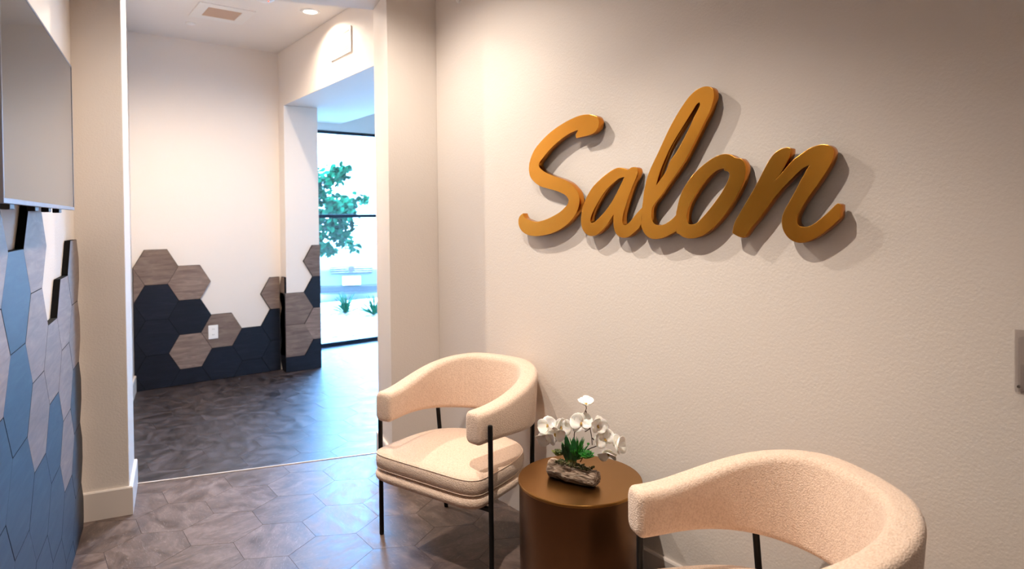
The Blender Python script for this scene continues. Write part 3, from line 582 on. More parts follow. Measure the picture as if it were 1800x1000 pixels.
# ------------------------------------------------------------------ sign
SIGN = {"S":[[[1.9276,1.9232],[1.9342,1.9276],[1.9423,1.9311],[1.9519,1.9343],[1.9632,1.9375],[1.9759,1.9404],[1.9892,1.9425],[2.0027,1.9438],[2.0166,1.9443],[2.0317,1.9439],[2.0484,1.9424],[2.0662,1.94],[2.0842,1.9369],[2.1021,1.9333],[2.1201,1.9291],[2.1384,1.9244],[2.157,1.9191],[2.1758,1.9134],[2.1942,1.9071],[2.2122,1.9003],[2.2298,1.8931],[2.247,1.8853],[2.2639,1.8768],[2.2804,1.8679],[2.2965,1.8584],[2.3126,1.8484],[2.3284,1.8379],[2.3422,1.8271],[2.3535,1.816],[2.3629,1.8047],[2.3709,1.7936],[2.3776,1.7827],[2.3829,1.772],[2.387,1.7619],[2.3897,1.7525],[2.3913,1.7437],[2.3921,1.7358],[2.3922,1.729],[2.3915,1.7229],[2.3903,1.7169],[2.3889,1.7107],[2.3871,1.7045],[2.3843,1.6984],[2.3806,1.6926],[2.376,1.687],[2.3701,1.6811],[2.363,1.6748],[2.3547,1.6683],[2.3448,1.6618],[2.3328,1.6552],[2.3193,1.6487],[2.3047,1.643],[2.2893,1.6386],[2.2729,1.635],[2.2556,1.6313],[2.2367,1.6271],[2.2169,1.6229],[2.1983,1.6185],[2.1813,1.6139],[2.1656,1.6091],[2.1519,1.6043],[2.1409,1.5994],[2.132,1.5945],[2.1247,1.5894],[2.1195,1.5842],[2.1159,1.5789],[2.1123,1.5736],[2.1138,1.568],[2.1153,1.5624],[2.1184,1.5569],[2.1238,1.5514],[2.1308,1.546],[2.1391,1.5403],[2.1485,1.5339],[2.1592,1.5271],[2.1716,1.5205],[2.1863,1.5142],[2.2025,1.5079],[2.219,1.5021],[2.235,1.4968],[2.2512,1.4918],[2.2675,1.4874],[2.2843,1.4835],[2.3013,1.4802],[2.3172,1.4778],[2.3312,1.4764],[2.3442,1.476],[2.3579,1.4769],[2.3738,1.4797],[2.3904,1.4839],[2.4044,1.4879],[2.4143,1.4907],[2.4217,1.4932],[2.4281,1.497],[2.4335,1.5029],[2.4378,1.5101],[2.4421,1.5172],[2.4493,1.5141],[2.4565,1.511],[2.4628,1.5073],[2.4679,1.5029],[2.4723,1.4978],[2.4755,1.4922],[2.4776,1.4858],[2.4786,1.4789],[2.4786,1.4719],[2.4775,1.4651],[2.4753,1.4583],[2.4718,1.4516],[2.4668,1.4446],[2.4604,1.4377],[2.4532,1.4315],[2.4453,1.4262],[2.4366,1.4217],[2.4267,1.4177],[2.4156,1.4142],[2.4033,1.4112],[2.39,1.4089],[2.3754,1.4074],[2.3597,1.4066],[2.3436,1.4064],[2.3273,1.4071],[2.3105,1.4086],[2.2933,1.4106],[2.2754,1.413],[2.257,1.416],[2.2394,1.4194],[2.2229,1.4233],[2.2072,1.4277],[2.1915,1.4327],[2.1757,1.4384],[2.16,1.4448],[2.1449,1.4519],[2.1304,1.4596],[2.1165,1.468],[2.1037,1.4767],[2.0921,1.4856],[2.0816,1.4949],[2.0723,1.5041],[2.0644,1.5131],[2.0578,1.522],[2.0522,1.5311],[2.0476,1.5406],[2.0441,1.5502],[2.0419,1.5596],[2.0409,1.5689],[2.0412,1.578],[2.0428,1.5868],[2.0458,1.5954],[2.0502,1.6036],[2.0555,1.6114],[2.062,1.6187],[2.0695,1.6255],[2.0772,1.6321],[2.0848,1.6384],[2.0927,1.6444],[2.1014,1.65],[2.1112,1.655],[2.1217,1.6595],[2.1328,1.6639],[2.1443,1.6679],[2.1563,1.6717],[2.1694,1.6758],[2.1842,1.6801],[2.2002,1.6847],[2.2163,1.6897],[2.2329,1.6953],[2.2496,1.7012],[2.2642,1.7069],[2.2759,1.7119],[2.2854,1.7166],[2.2936,1.7211],[2.3006,1.7254],[2.3064,1.7294],[2.3108,1.7336],[2.3142,1.738],[2.3162,1.7424],[2.3166,1.747],[2.3152,1.7515],[2.3122,1.7562],[2.3079,1.7609],[2.3026,1.7653],[2.296,1.7698],[2.2878,1.7755],[2.2778,1.7832],[2.2662,1.7922],[2.2531,1.8015],[2.238,1.8111],[2.2213,1.8211],[2.2048,1.8303],[2.1889,1.8383],[2.1733,1.8456],[2.1577,1.8522],[2.142,1.8585],[2.1264,1.8642],[2.1119,1.869],[2.0991,1.8725],[2.0873,1.8751],[2.0762,1.8773],[2.0656,1.8791],[2.0555,1.8805],[2.0455,1.882],[2.0493,1.8781],[2.0532,1.8743],[2.0565,1.8705],[2.0595,1.8668],[2.062,1.863],[2.0632,1.8592],[2.0626,1.8551],[2.0608,1.8509],[2.059,1.8466],[2.0478,1.8472],[2.0365,1.8478],[2.0244,1.8484],[2.0103,1.8491],[1.9954,1.85],[1.982,1.851],[1.971,1.8523],[1.9615,1.8539],[1.9529,1.8561],[1.9451,1.8594],[1.9382,1.8633],[1.9323,1.8679],[1.9275,1.8729],[1.9236,1.8786],[1.9208,1.8846],[1.9186,1.891],[1.9174,1.8978],[1.9177,1.9045],[1.9195,1.9111],[1.9227,1.9176]]],"a":[[[1.6855,1.5322],[1.6937,1.5257],[1.7019,1.5192],[1.7104,1.5121],[1.7197,1.5037],[1.7291,1.4946],[1.7376,1.4865],[1.7444,1.48],[1.7502,1.4745],[1.756,1.4699],[1.7625,1.4663],[1.7689,1.4637],[1.7745,1.4622],[1.7788,1.4624],[1.7822,1.4637],[1.7856,1.465],[1.7871,1.4684],[1.7885,1.4718],[1.7893,1.4762],[1.7892,1.4824],[1.7886,1.4896],[1.7872,1.4972],[1.7852,1.5044],[1.7824,1.5119],[1.7785,1.5216],[1.7731,1.535],[1.7666,1.5506],[1.7596,1.5665],[1.7521,1.5827],[1.744,1.5991],[1.7363,1.6141],[1.7289,1.6272],[1.7217,1.639],[1.7157,1.6492],[1.7114,1.6577],[1.7082,1.6647],[1.7062,1.6709],[1.7053,1.6762],[1.7055,1.6807],[1.7065,1.6845],[1.708,1.6878],[1.7101,1.6904],[1.7131,1.6925],[1.7169,1.6942],[1.7214,1.6955],[1.7265,1.6961],[1.7323,1.696],[1.7387,1.6952],[1.7446,1.6939],[1.749,1.6915],[1.7528,1.6886],[1.7574,1.6871],[1.7632,1.6883],[1.7697,1.6908],[1.7767,1.6933],[1.7843,1.6953],[1.7924,1.6973],[1.8,1.6987],[1.8062,1.6994],[1.812,1.6994],[1.8189,1.6986],[1.8276,1.6966],[1.8374,1.6938],[1.8478,1.6902],[1.8588,1.6856],[1.8704,1.6802],[1.8822,1.6744],[1.8938,1.6682],[1.9055,1.6617],[1.9173,1.6546],[1.9295,1.6472],[1.9418,1.6392],[1.9532,1.6308],[1.9636,1.6218],[1.9731,1.6124],[1.9821,1.6024],[1.9908,1.5919],[1.9989,1.5808],[2.0062,1.5697],[2.0129,1.5587],[2.0188,1.5476],[2.0237,1.5364],[2.0275,1.5252],[2.0303,1.514],[2.0322,1.5027],[2.0335,1.4912],[2.0339,1.4796],[2.0332,1.4689],[2.0313,1.4593],[2.0282,1.4506],[2.0238,1.4426],[2.0179,1.4349],[2.0106,1.4279],[2.0028,1.4222],[1.9946,1.4182],[1.9859,1.4155],[1.9766,1.4141],[1.9668,1.4136],[1.9564,1.4143],[1.9456,1.4168],[1.934,1.4215],[1.9219,1.4279],[1.9098,1.4356],[1.8981,1.4444],[1.8864,1.4544],[1.8747,1.4655],[1.8629,1.4779],[1.8511,1.4913],[1.8392,1.5047],[1.8398,1.4966],[1.8403,1.4884],[1.8405,1.4798],[1.8403,1.4703],[1.8397,1.4604],[1.8384,1.4513],[1.8361,1.4434],[1.8329,1.4364],[1.829,1.4301],[1.8243,1.4246],[1.8188,1.42],[1.8125,1.4162],[1.8054,1.4131],[1.7974,1.4108],[1.789,1.4096],[1.7802,1.4094],[1.771,1.4103],[1.7612,1.4129],[1.7511,1.4174],[1.7405,1.4235],[1.7292,1.4314],[1.7157,1.4403],[1.7015,1.451],[1.691,1.4653],[1.6867,1.4851],[1.6861,1.5087]],[[1.778,1.6585],[1.787,1.6574],[1.796,1.6562],[1.8052,1.654],[1.8143,1.6503],[1.8235,1.6456],[1.8339,1.6396],[1.8463,1.6324],[1.8599,1.6239],[1.873,1.6146],[1.885,1.6046],[1.8965,1.5936],[1.9081,1.5816],[1.9206,1.5677],[1.9331,1.5526],[1.9441,1.5387],[1.953,1.5268],[1.9603,1.5159],[1.9661,1.5059],[1.9706,1.4961],[1.9735,1.4872],[1.9748,1.48],[1.9737,1.4757],[1.9709,1.4733],[1.9681,1.4708],[1.9625,1.4714],[1.957,1.472],[1.95,1.4745],[1.9408,1.4796],[1.9303,1.4866],[1.9192,1.4945],[1.9077,1.5032],[1.8958,1.5128],[1.8839,1.5232],[1.8721,1.5343],[1.8604,1.5462],[1.8493,1.5583],[1.8389,1.571],[1.8292,1.584],[1.82,1.5965],[1.8114,1.6084],[1.8034,1.6199],[1.796,1.6307],[1.7896,1.6405],[1.7838,1.6495]]],"l":[[[1.6855,1.5322],[1.6838,1.5433],[1.6822,1.5497],[1.6806,1.5575],[1.6791,1.5685],[1.6775,1.5808],[1.675,1.5946],[1.6707,1.6109],[1.6655,1.6287],[1.6602,1.6445],[1.6553,1.6566],[1.6504,1.6667],[1.6448,1.6772],[1.6381,1.6888],[1.6307,1.7007],[1.6233,1.7123],[1.6162,1.7233],[1.6091,1.734],[1.6021,1.7448],[1.5953,1.7557],[1.5887,1.7667],[1.5811,1.7791],[1.5722,1.7935],[1.5624,1.8093],[1.5523,1.8249],[1.5417,1.8401],[1.5308,1.8551],[1.52,1.8693],[1.5094,1.8825],[1.4989,1.8949],[1.4885,1.9065],[1.4782,1.9175],[1.4679,1.9277],[1.4577,1.9366],[1.4476,1.9441],[1.4376,1.9503],[1.4276,1.9553],[1.4175,1.9589],[1.4074,1.9614],[1.3983,1.9628],[1.3903,1.9632],[1.3831,1.9626],[1.3766,1.9613],[1.3706,1.9593],[1.3652,1.9566],[1.3607,1.9535],[1.3572,1.95],[1.3546,1.9462],[1.3527,1.9416],[1.3514,1.936],[1.3509,1.9297],[1.351,1.9231],[1.3518,1.917],[1.3532,1.9106],[1.3558,1.9026],[1.3596,1.8922],[1.3645,1.8802],[1.3702,1.8682],[1.3766,1.8573],[1.3838,1.8465],[1.392,1.8343],[1.4014,1.8197],[1.4116,1.8037],[1.4215,1.7882],[1.4305,1.7742],[1.439,1.7608],[1.4479,1.7472],[1.457,1.7331],[1.4664,1.7189],[1.4767,1.7044],[1.4884,1.6894],[1.501,1.6742],[1.5139,1.6591],[1.5275,1.6443],[1.5414,1.6296],[1.5541,1.6161],[1.5642,1.6044],[1.573,1.5939],[1.5829,1.5829],[1.5957,1.5701],[1.6096,1.5569],[1.6206,1.546],[1.6268,1.5392],[1.6301,1.5348],[1.6326,1.5296],[1.6351,1.5222],[1.6369,1.514],[1.6379,1.5062],[1.6381,1.4992],[1.6375,1.4925],[1.636,1.4861],[1.6335,1.48],[1.6301,1.4742],[1.6256,1.4694],[1.6195,1.466],[1.6123,1.4635],[1.6046,1.4622],[1.5966,1.462],[1.5882,1.4628],[1.5798,1.4646],[1.5715,1.4674],[1.5633,1.4712],[1.5553,1.4754],[1.5474,1.48],[1.5398,1.4849],[1.5331,1.4896],[1.5281,1.4938],[1.524,1.4978],[1.52,1.5018],[1.5199,1.4809],[1.5198,1.4599],[1.5197,1.439],[1.526,1.4361],[1.5324,1.4332],[1.5396,1.43],[1.5484,1.426],[1.5582,1.4216],[1.568,1.4178],[1.5774,1.4147],[1.5868,1.412],[1.5968,1.41],[1.6079,1.4084],[1.6196,1.4075],[1.6304,1.4076],[1.6397,1.409],[1.6482,1.4115],[1.6559,1.4148],[1.6631,1.4193],[1.6697,1.4247],[1.6753,1.4304],[1.6797,1.4365],[1.6832,1.4428],[1.686,1.449],[1.6885,1.4527],[1.6903,1.4562],[1.691,1.4653],[1.6899,1.4854],[1.6877,1.5111]],[[1.4118,1.9091],[1.4157,1.9079],[1.4197,1.9066],[1.4243,1.9035],[1.4297,1.8979],[1.4357,1.8904],[1.4431,1.8812],[1.4521,1.8704],[1.4624,1.8579],[1.4737,1.8444],[1.4863,1.8294],[1.4999,1.8135],[1.5128,1.798],[1.5242,1.7836],[1.5349,1.7697],[1.5448,1.7561],[1.5537,1.7425],[1.5618,1.7291],[1.5694,1.7159],[1.5769,1.7026],[1.584,1.6894],[1.5902,1.677],[1.5955,1.6656],[1.5999,1.6549],[1.6038,1.6448],[1.6073,1.6352],[1.6103,1.6262],[1.6132,1.6171],[1.6039,1.6269],[1.5947,1.6368],[1.5864,1.6455],[1.5797,1.6524],[1.5741,1.6581],[1.569,1.6641],[1.5648,1.6706],[1.5613,1.6774],[1.5575,1.6846],[1.5538,1.6925],[1.55,1.7009],[1.5444,1.7096],[1.5363,1.7182],[1.5265,1.727],[1.5164,1.7374],[1.5061,1.7505],[1.4955,1.7652],[1.4857,1.7792],[1.4774,1.7914],[1.4699,1.8029],[1.4625,1.8147],[1.4547,1.8274],[1.447,1.8404],[1.4396,1.8527],[1.4321,1.8642],[1.4249,1.875],[1.419,1.8841],[1.4148,1.8908],[1.4121,1.8957],[1.4104,1.8999],[1.4101,1.9035],[1.4109,1.9063]]],"o":[[[1.52,1.5018],[1.519,1.5118],[1.5174,1.5174],[1.5154,1.5241],[1.513,1.534],[1.51,1.5451],[1.5063,1.5566],[1.5016,1.5684],[1.496,1.5806],[1.4897,1.5923],[1.4824,1.603],[1.4743,1.6133],[1.4655,1.6235],[1.4562,1.6339],[1.4462,1.6441],[1.4354,1.6539],[1.4233,1.6636],[1.4104,1.6729],[1.3977,1.6814],[1.3852,1.6889],[1.3728,1.6956],[1.3609,1.7012],[1.3498,1.7057],[1.3392,1.7092],[1.3291,1.7117],[1.3195,1.713],[1.3103,1.7133],[1.3019,1.7128],[1.2942,1.7113],[1.2872,1.709],[1.2809,1.7063],[1.2757,1.7031],[1.2711,1.6994],[1.2659,1.6964],[1.2592,1.6949],[1.2519,1.6941],[1.2454,1.6921],[1.2403,1.6882],[1.2361,1.6832],[1.2326,1.6779],[1.23,1.6727],[1.2282,1.6672],[1.2272,1.6611],[1.227,1.654],[1.2276,1.6462],[1.2288,1.6381],[1.2307,1.6299],[1.2332,1.6214],[1.2367,1.6121],[1.2414,1.6019],[1.2471,1.591],[1.2535,1.5797],[1.2604,1.5681],[1.2679,1.5561],[1.2763,1.5436],[1.2858,1.5305],[1.2962,1.5169],[1.3071,1.5036],[1.3186,1.4906],[1.3306,1.4779],[1.3426,1.4662],[1.3547,1.4558],[1.3668,1.4465],[1.379,1.4382],[1.3913,1.431],[1.4037,1.425],[1.4162,1.4201],[1.4291,1.4165],[1.4421,1.4141],[1.4543,1.413],[1.4653,1.4132],[1.4754,1.4147],[1.4845,1.417],[1.4928,1.4203],[1.5001,1.4243],[1.5064,1.4283],[1.512,1.4299],[1.5166,1.4316],[1.5197,1.439],[1.5209,1.4576],[1.5207,1.4819]],[[1.3138,1.6642],[1.3129,1.6609],[1.312,1.6576],[1.31,1.6548],[1.3059,1.6532],[1.3008,1.6521],[1.2965,1.6506],[1.2938,1.6484],[1.2919,1.6457],[1.2908,1.6425],[1.2906,1.6386],[1.2912,1.634],[1.2928,1.6284],[1.2958,1.6215],[1.2998,1.6136],[1.3045,1.6053],[1.3096,1.597],[1.3153,1.5883],[1.3222,1.5789],[1.3307,1.5681],[1.3403,1.5566],[1.35,1.5455],[1.3594,1.5349],[1.3689,1.5247],[1.3784,1.5148],[1.3883,1.505],[1.3983,1.4954],[1.4074,1.4871],[1.4149,1.4802],[1.4215,1.4745],[1.4284,1.4702],[1.4363,1.4675],[1.4445,1.4661],[1.4517,1.4659],[1.4577,1.4664],[1.4628,1.468],[1.4667,1.4712],[1.4695,1.4766],[1.4712,1.4835],[1.4717,1.491],[1.471,1.4988],[1.4691,1.5073],[1.4664,1.5161],[1.463,1.525],[1.4588,1.5344],[1.4533,1.5444],[1.4458,1.5556],[1.4369,1.5674],[1.4275,1.5792],[1.418,1.5909],[1.408,1.6025],[1.3982,1.6132],[1.3885,1.6229],[1.3789,1.6317],[1.3694,1.6395],[1.36,1.6463],[1.3506,1.6521],[1.3413,1.6568],[1.3321,1.66],[1.323,1.6621]]],"n":[[[1.2807,1.437],[1.2785,1.4479],[1.2764,1.4588],[1.2721,1.4709],[1.2645,1.485],[1.2547,1.5002],[1.2447,1.5155],[1.2344,1.5309],[1.2237,1.5463],[1.2137,1.5609],[1.2051,1.5738],[1.1973,1.5858],[1.1895,1.5983],[1.1815,1.6121],[1.1735,1.6265],[1.1656,1.6404],[1.1577,1.6539],[1.1497,1.6669],[1.1423,1.6782],[1.1357,1.6869],[1.1296,1.6938],[1.1231,1.6997],[1.1159,1.7048],[1.1082,1.7088],[1.1006,1.7118],[1.0928,1.7139],[1.0851,1.7149],[1.0785,1.7151],[1.0739,1.7141],[1.0704,1.7123],[1.0669,1.7105],[1.0668,1.705],[1.0667,1.6995],[1.0677,1.6933],[1.0703,1.6862],[1.0741,1.6784],[1.0787,1.6698],[1.0844,1.66],[1.0909,1.6494],[1.0972,1.6397],[1.103,1.6318],[1.1086,1.6248],[1.1141,1.6178],[1.1079,1.6241],[1.1018,1.6304],[1.0943,1.638],[1.0847,1.6483],[1.0738,1.6599],[1.0634,1.67],[1.0544,1.677],[1.0459,1.6824],[1.037,1.6878],[1.0274,1.6939],[1.0174,1.6999],[1.0076,1.7049],[0.9976,1.7086],[0.9878,1.7112],[0.9788,1.7129],[0.971,1.7136],[0.964,1.7134],[0.9576,1.7126],[0.9518,1.7114],[0.9466,1.7095],[0.942,1.7069],[0.9381,1.7036],[0.9348,1.6995],[0.9325,1.6946],[0.9312,1.6889],[0.931,1.6825],[0.9318,1.6756],[0.9337,1.6682],[0.9366,1.6604],[0.9405,1.652],[0.9454,1.6431],[0.9513,1.6337],[0.958,1.6235],[0.9655,1.6123],[0.9739,1.6002],[0.9828,1.5879],[0.9924,1.5753],[1.0025,1.5624],[1.0118,1.5499],[1.0201,1.538],[1.0277,1.5266],[1.0341,1.5163],[1.039,1.5076],[1.0427,1.5],[1.0454,1.4929],[1.047,1.4863],[1.0477,1.4802],[1.0473,1.4748],[1.0459,1.4698],[1.0434,1.4655],[1.0399,1.4621],[1.0352,1.4599],[1.0295,1.4588],[1.0232,1.4586],[1.0163,1.4594],[1.0087,1.4613],[1.0013,1.4641],[0.9943,1.4678],[0.9873,1.4725],[0.9797,1.4783],[0.9706,1.4855],[0.9608,1.4938],[0.9514,1.502],[0.9425,1.5107],[0.934,1.5194],[0.9272,1.526],[0.9232,1.5292],[0.921,1.5304],[0.9187,1.5306],[0.9159,1.53],[0.9131,1.5285],[0.9103,1.527],[0.9102,1.5211],[0.9102,1.5153],[0.9103,1.5091],[0.9104,1.5022],[0.9107,1.495],[0.9121,1.4885],[0.9147,1.4836],[0.9185,1.4794],[0.924,1.4741],[0.9319,1.4666],[0.9415,1.458],[0.9516,1.4496],[0.962,1.4416],[0.9729,1.4338],[0.9834,1.427],[0.9934,1.4213],[1.0031,1.4165],[1.0124,1.4128],[1.0212,1.41],[1.0297,1.4083],[1.0382,1.4078],[1.0473,1.4088],[1.0563,1.4111],[1.0646,1.4145],[1.0717,1.4189],[1.0781,1.4245],[1.0837,1.4306],[1.0886,1.4374],[1.0928,1.4448],[1.096,1.4526],[1.098,1.461],[1.099,1.4697],[1.099,1.4785],[1.0981,1.487],[1.0962,1.4954],[1.093,1.5044],[1.0882,1.514],[1.0822,1.5243],[1.0755,1.5353],[1.0681,1.5477],[1.0601,1.5609],[1.0525,1.5737],[1.0459,1.5857],[1.0396,1.5974],[1.0337,1.6083],[1.0277,1.6185],[1.0219,1.6279],[1.017,1.636],[1.0132,1.6423],[1.0101,1.6472],[1.007,1.6522],[1.0107,1.6513],[1.0143,1.6504],[1.0187,1.6487],[1.024,1.6461],[1.03,1.6426],[1.0373,1.6373],[1.0465,1.6294],[1.0569,1.6198],[1.0675,1.61],[1.0779,1.6009],[1.0884,1.5916],[1.0985,1.5821],[1.1083,1.5719],[1.1177,1.5613],[1.1263,1.5515],[1.1337,1.5426],[1.1403,1.5345],[1.1465,1.5268],[1.1518,1.5202],[1.1567,1.5141],[1.1625,1.5071],[1.1698,1.498],[1.178,1.488],[1.1862,1.4783],[1.1943,1.4697],[1.2024,1.4614],[1.2103,1.4526],[1.2182,1.442],[1.2259,1.4308],[1.2329,1.4229],[1.2387,1.4201],[1.2439,1.4205],[1.2494,1.4218],[1.2557,1.4236],[1.2622,1.4262],[1.2681,1.429],[1.2728,1.4316],[1.2768,1.4343]]]}
FX = 1.965
t = empty('salon_sign', (2.012, 1.65, 1.65), 0, 'large gold script sign reading Salon standing off the wall', 'sign')
def letter(ch, loops):
    cu = bpy.data.curves.new('letter', 'CURVE'); cu.dimensions = '2D'; cu.fill_mode = 'BOTH'; cu.extrude = .014; cu.bevel_depth = .0009; cu.bevel_resolution = 1; cu.offset = -.0009
    for lp in loops:
        sp = cu.splines.new('POLY'); sp.points.add(len(lp) - 1); sp.use_cyclic_u = True
        for i, (y, z) in enumerate(lp): sp.points[i].co = (-(y - 1.65), z - 1.65, 0, 1)
    tmp = bpy.data.objects.new('tmp', cu); C.objects.link(tmp)
    dg = bpy.context.evaluated_depsgraph_get(); me = bpy.data.meshes.new_from_object(tmp.evaluated_get(dg)); bpy.data.objects.remove(tmp); bpy.data.curves.remove(cu)
    # curve x -> -Y, curve y -> Z, curve z -> -X
    R_ = Matrix(((0, 0, -1, 0), (-1, 0, 0, 0), (0, 1, 0, 0), (0, 0, 0, 1)))
    me.transform(Matrix.Translation((FX + .015 - 2.012, 0, 0)) @ R_)
    o = bpy.data.objects.new('letter', me); C.objects.link(o); o.parent = t
    me.materials.clear(); me.materials.append(M['signface']); me.materials.append(M['signside'])
    for p in me.polygons:
        p.material_index = 0 if abs(p.normal.x) > .9 and p.normal.x < 0 else 1
        p.use_smooth = abs(p.normal.x) < .9
    try: me.set_sharp_from_angle(angle=math.radians(35))
    except Exception: pass
    o['label'] = 'gold letter ' + ch
    # studs carrying the letter
    A = loops[0]; cy = sum(p[0] for p in A) / len(A)
    return o
for ch in ('S', 'a', 'l', 'o', 'n'): letter(ch, SIGN[ch])
STUDS = [(2.197, 1.672), (2.114, 1.527), (2.068, 1.907), (2.306, 1.821), (2.332, 1.429), (2.341, 1.681), (2.459, 1.497), (1.933, 1.892), (1.879, 1.633), (1.78, 1.45), (1.974, 1.45), (1.746, 1.656), (1.432, 1.806), (1.626, 1.577), (1.549, 1.448), (1.383, 1.944), (1.558, 1.76), (1.679, 1.458), (1.253, 1.619), (1.381, 1.672), (1.438, 1.436), (1.472, 1.563), (1.322, 1.505), (1.188, 1.539), (0.969, 1.661), (1.08, 1.465), (1.115, 1.675), (0.93, 1.488)]
for y, z in STUDS:
    obj('stud', cyl((FX + .029 - 2.012, y - 1.65, z - 1.65), (-.0005, y - 1.65, z - 1.65), .0035, n=10), M['pin'], t)

# ------------------------------------------------------------------ armchairs
def rounded_ring(hw, hh, r, n=6):
    """rounded rectangle, half width hw, half height hh, ccw list"""
    out = []; r = min(r, hw * .98, hh * .98)
    for cx, cy, a0 in ((hw - r, hh - r, 0), (-hw + r, hh - r, 90), (-hw + r, -hh + r, 180), (hw - r, -hh + r, 270)):
        for k in range(n + 1):
            a = math.radians(a0 + 90 * k / n); out.append((cx + r * math.cos(a), cy + r * math.sin(a)))
    return out
def band_profile(t):
    """t: 0 arm tip .. 1 middle of the back -> (half thickness, bottom z, top z, tilt)"""
    e = lambda a, b_, x: (lambda u: u * u * (3 - 2 * u))(max(0, min(1, (x - a) / (b_ - a))))
    bot = .556 - .034 * e(.15, .8, t); top = .6935 + .101 * e(.05, .85, t)
    return .045 - .003 * e(.2, .9, t), bot, top, .118 * e(.3, .9, t)
HALF = [(.268, -.045), (.278, .04), (.290, .13), (.297, .22), (.292, .31), (.268, .395), (.222, .465), (.155, .515), (.08, .54), (0, .548)]
HALF = [(x * .993, -.045 + (y + .045) * .898) for x, y in HALF]
def build_band():
    path = catmull([(x, y, 0) for x, y in HALF], 5)
    path = path + [Vector((-p.x, p.y, 0)) for p in path[-2::-1]]
    L = [0]
    for a, b_ in zip(path, path[1:]): L.append(L[-1] + (b_ - a).length)
    tot = L[-1]; bm = bmesh.new(); rings = []
    capn = 5; cr = .02
    seams = [.37 * tot, .63 * tot]
    # extra samples for end caps
    samples = []
    for k in range(capn + 1):
        a = PI / 2 * k / capn; samples.append((cr * (1 - math.cos(a)), math.sin(a)))
    inner = [l for l in L if cr + .01 < l < tot - cr - .01]
    for s_ in seams: inner += [s_ - .007, s_, s_ + .007]
    inner.sort()
    seq = [(d_, f_) for d_, f_ in samples] + [(l, 1) for l in inner] + [(tot - d_, f_) for d_, f_ in reversed(samples)]
    def pos(l):
        for i in range(len(L) - 1):
            if L[i + 1] >= l or i == len(L) - 2:
                u = (l - L[i]) / max(1e-9, L[i + 1] - L[i]); return path[i].lerp(path[i + 1], u), (path[i + 1] - path[i]).normalized()
    for l, f_ in seq:
        p_, d_ = pos(l); tt = 1 - abs(l / tot * 2 - 1)
        hw, zb, zt, tilt = band_profile(tt)
        nrm = Vector((d_.y, -d_.x, 0))          # outward
        shr = .5 + .5 * f_ if f_ < 1 else 1
        inset = (1 - f_) * .02
        hh = (zt - zb) / 2 - inset; w = hw - inset
        if any(abs(l - s_) < .001 for s_ in seams): w -= .0009; hh -= .0008
        cz = (zt + zb) / 2
        ring = []
        for a, c_ in rounded_ring(w, hh, .025, 5):
            lean = math.tan(tilt) * (c_ + hh) * 1.0
            ring.append(bm.verts.new(Vector((p_.x, p_.y, cz + c_)) + nrm * (a + lean)))
        rings.append(ring)
    n = len(rings[0])
    for A, B in zip(rings, rings[1:]):
        for k in range(n): bm.faces.new((A[k], A[(k + 1) % n], B[(k + 1) % n], B[k]))
    for rg, rev in ((rings[0], True), (rings[-1], False)):
        c_ = Vector((0, 0, 0))
        for v in rg: c_ += v.co
        cv = bm.verts.new(c_ / n)
        for k in range(n): bm.faces.new((rg[k], rg[(k + 1) % n], cv))
    return bm
def seat_outline(grow=0.0, n=80):
    """front straight with rounded corners, back semicircular; local x, y"""
    pts = []
    ctrl = [(0, -.084), (.14, -.084), (.245, -.079), (.295, -.052), (.309, 0), (.309, .11), (.301, .22), (.268, .32), (.20, .388), (.11, .424), (0, .434)]
    c_ = catmull([(x, y, 0) for x, y in ctrl], 5)
    half = [(p.x, p.y) for p in c_]
    full = half + [(-x, y) for x, y in half[-2:0:-1]]
    if grow:
        full = inset_poly(full, -grow) if area(full) > 0 else inset_poly(full, grow)
    return full
def loft(bm, prof, crown=0):
    rings = [[bm.verts.new((x, y, z)) for x, y in seat_outline(g)] for g, z in prof]
    n = len(rings[0])
    for A, B in zip(rings, rings[1:]):
        for k in range(n): bm.faces.new((A[k], A[(k + 1) % n], B[(k + 1) % n], B[k]))
    # top and bottom filled by shrinking rings towards the centre
    for rg, sgn, cr in ((rings[-1], 1, crown), (rings[0], -1, 0)):
        prev = rg; cx, cy = 0, .19; base = [v.co.copy() for v in rg]
        for q in range(1, 9):
            s_ = 1 - q / 9
            new = [bm.verts.new((cx + (v.x - cx) * s_, cy + (v.y - cy) * s_, v.z + cr * (1 - s_ * s_))) for v in base]
            for k in range(n):
                f = (prev[k], prev[(k + 1) % n], new[(k + 1) % n], new[k]); bm.faces.new(f if sgn > 0 else f[::-1])
            prev = new
        cv = bm.verts.new((cx, cy, base[0].z + cr))
        for k in range(n):
            f = (prev[k], prev[(k + 1) % n], cv); bm.faces.new(f if sgn > 0 else f[::-1])
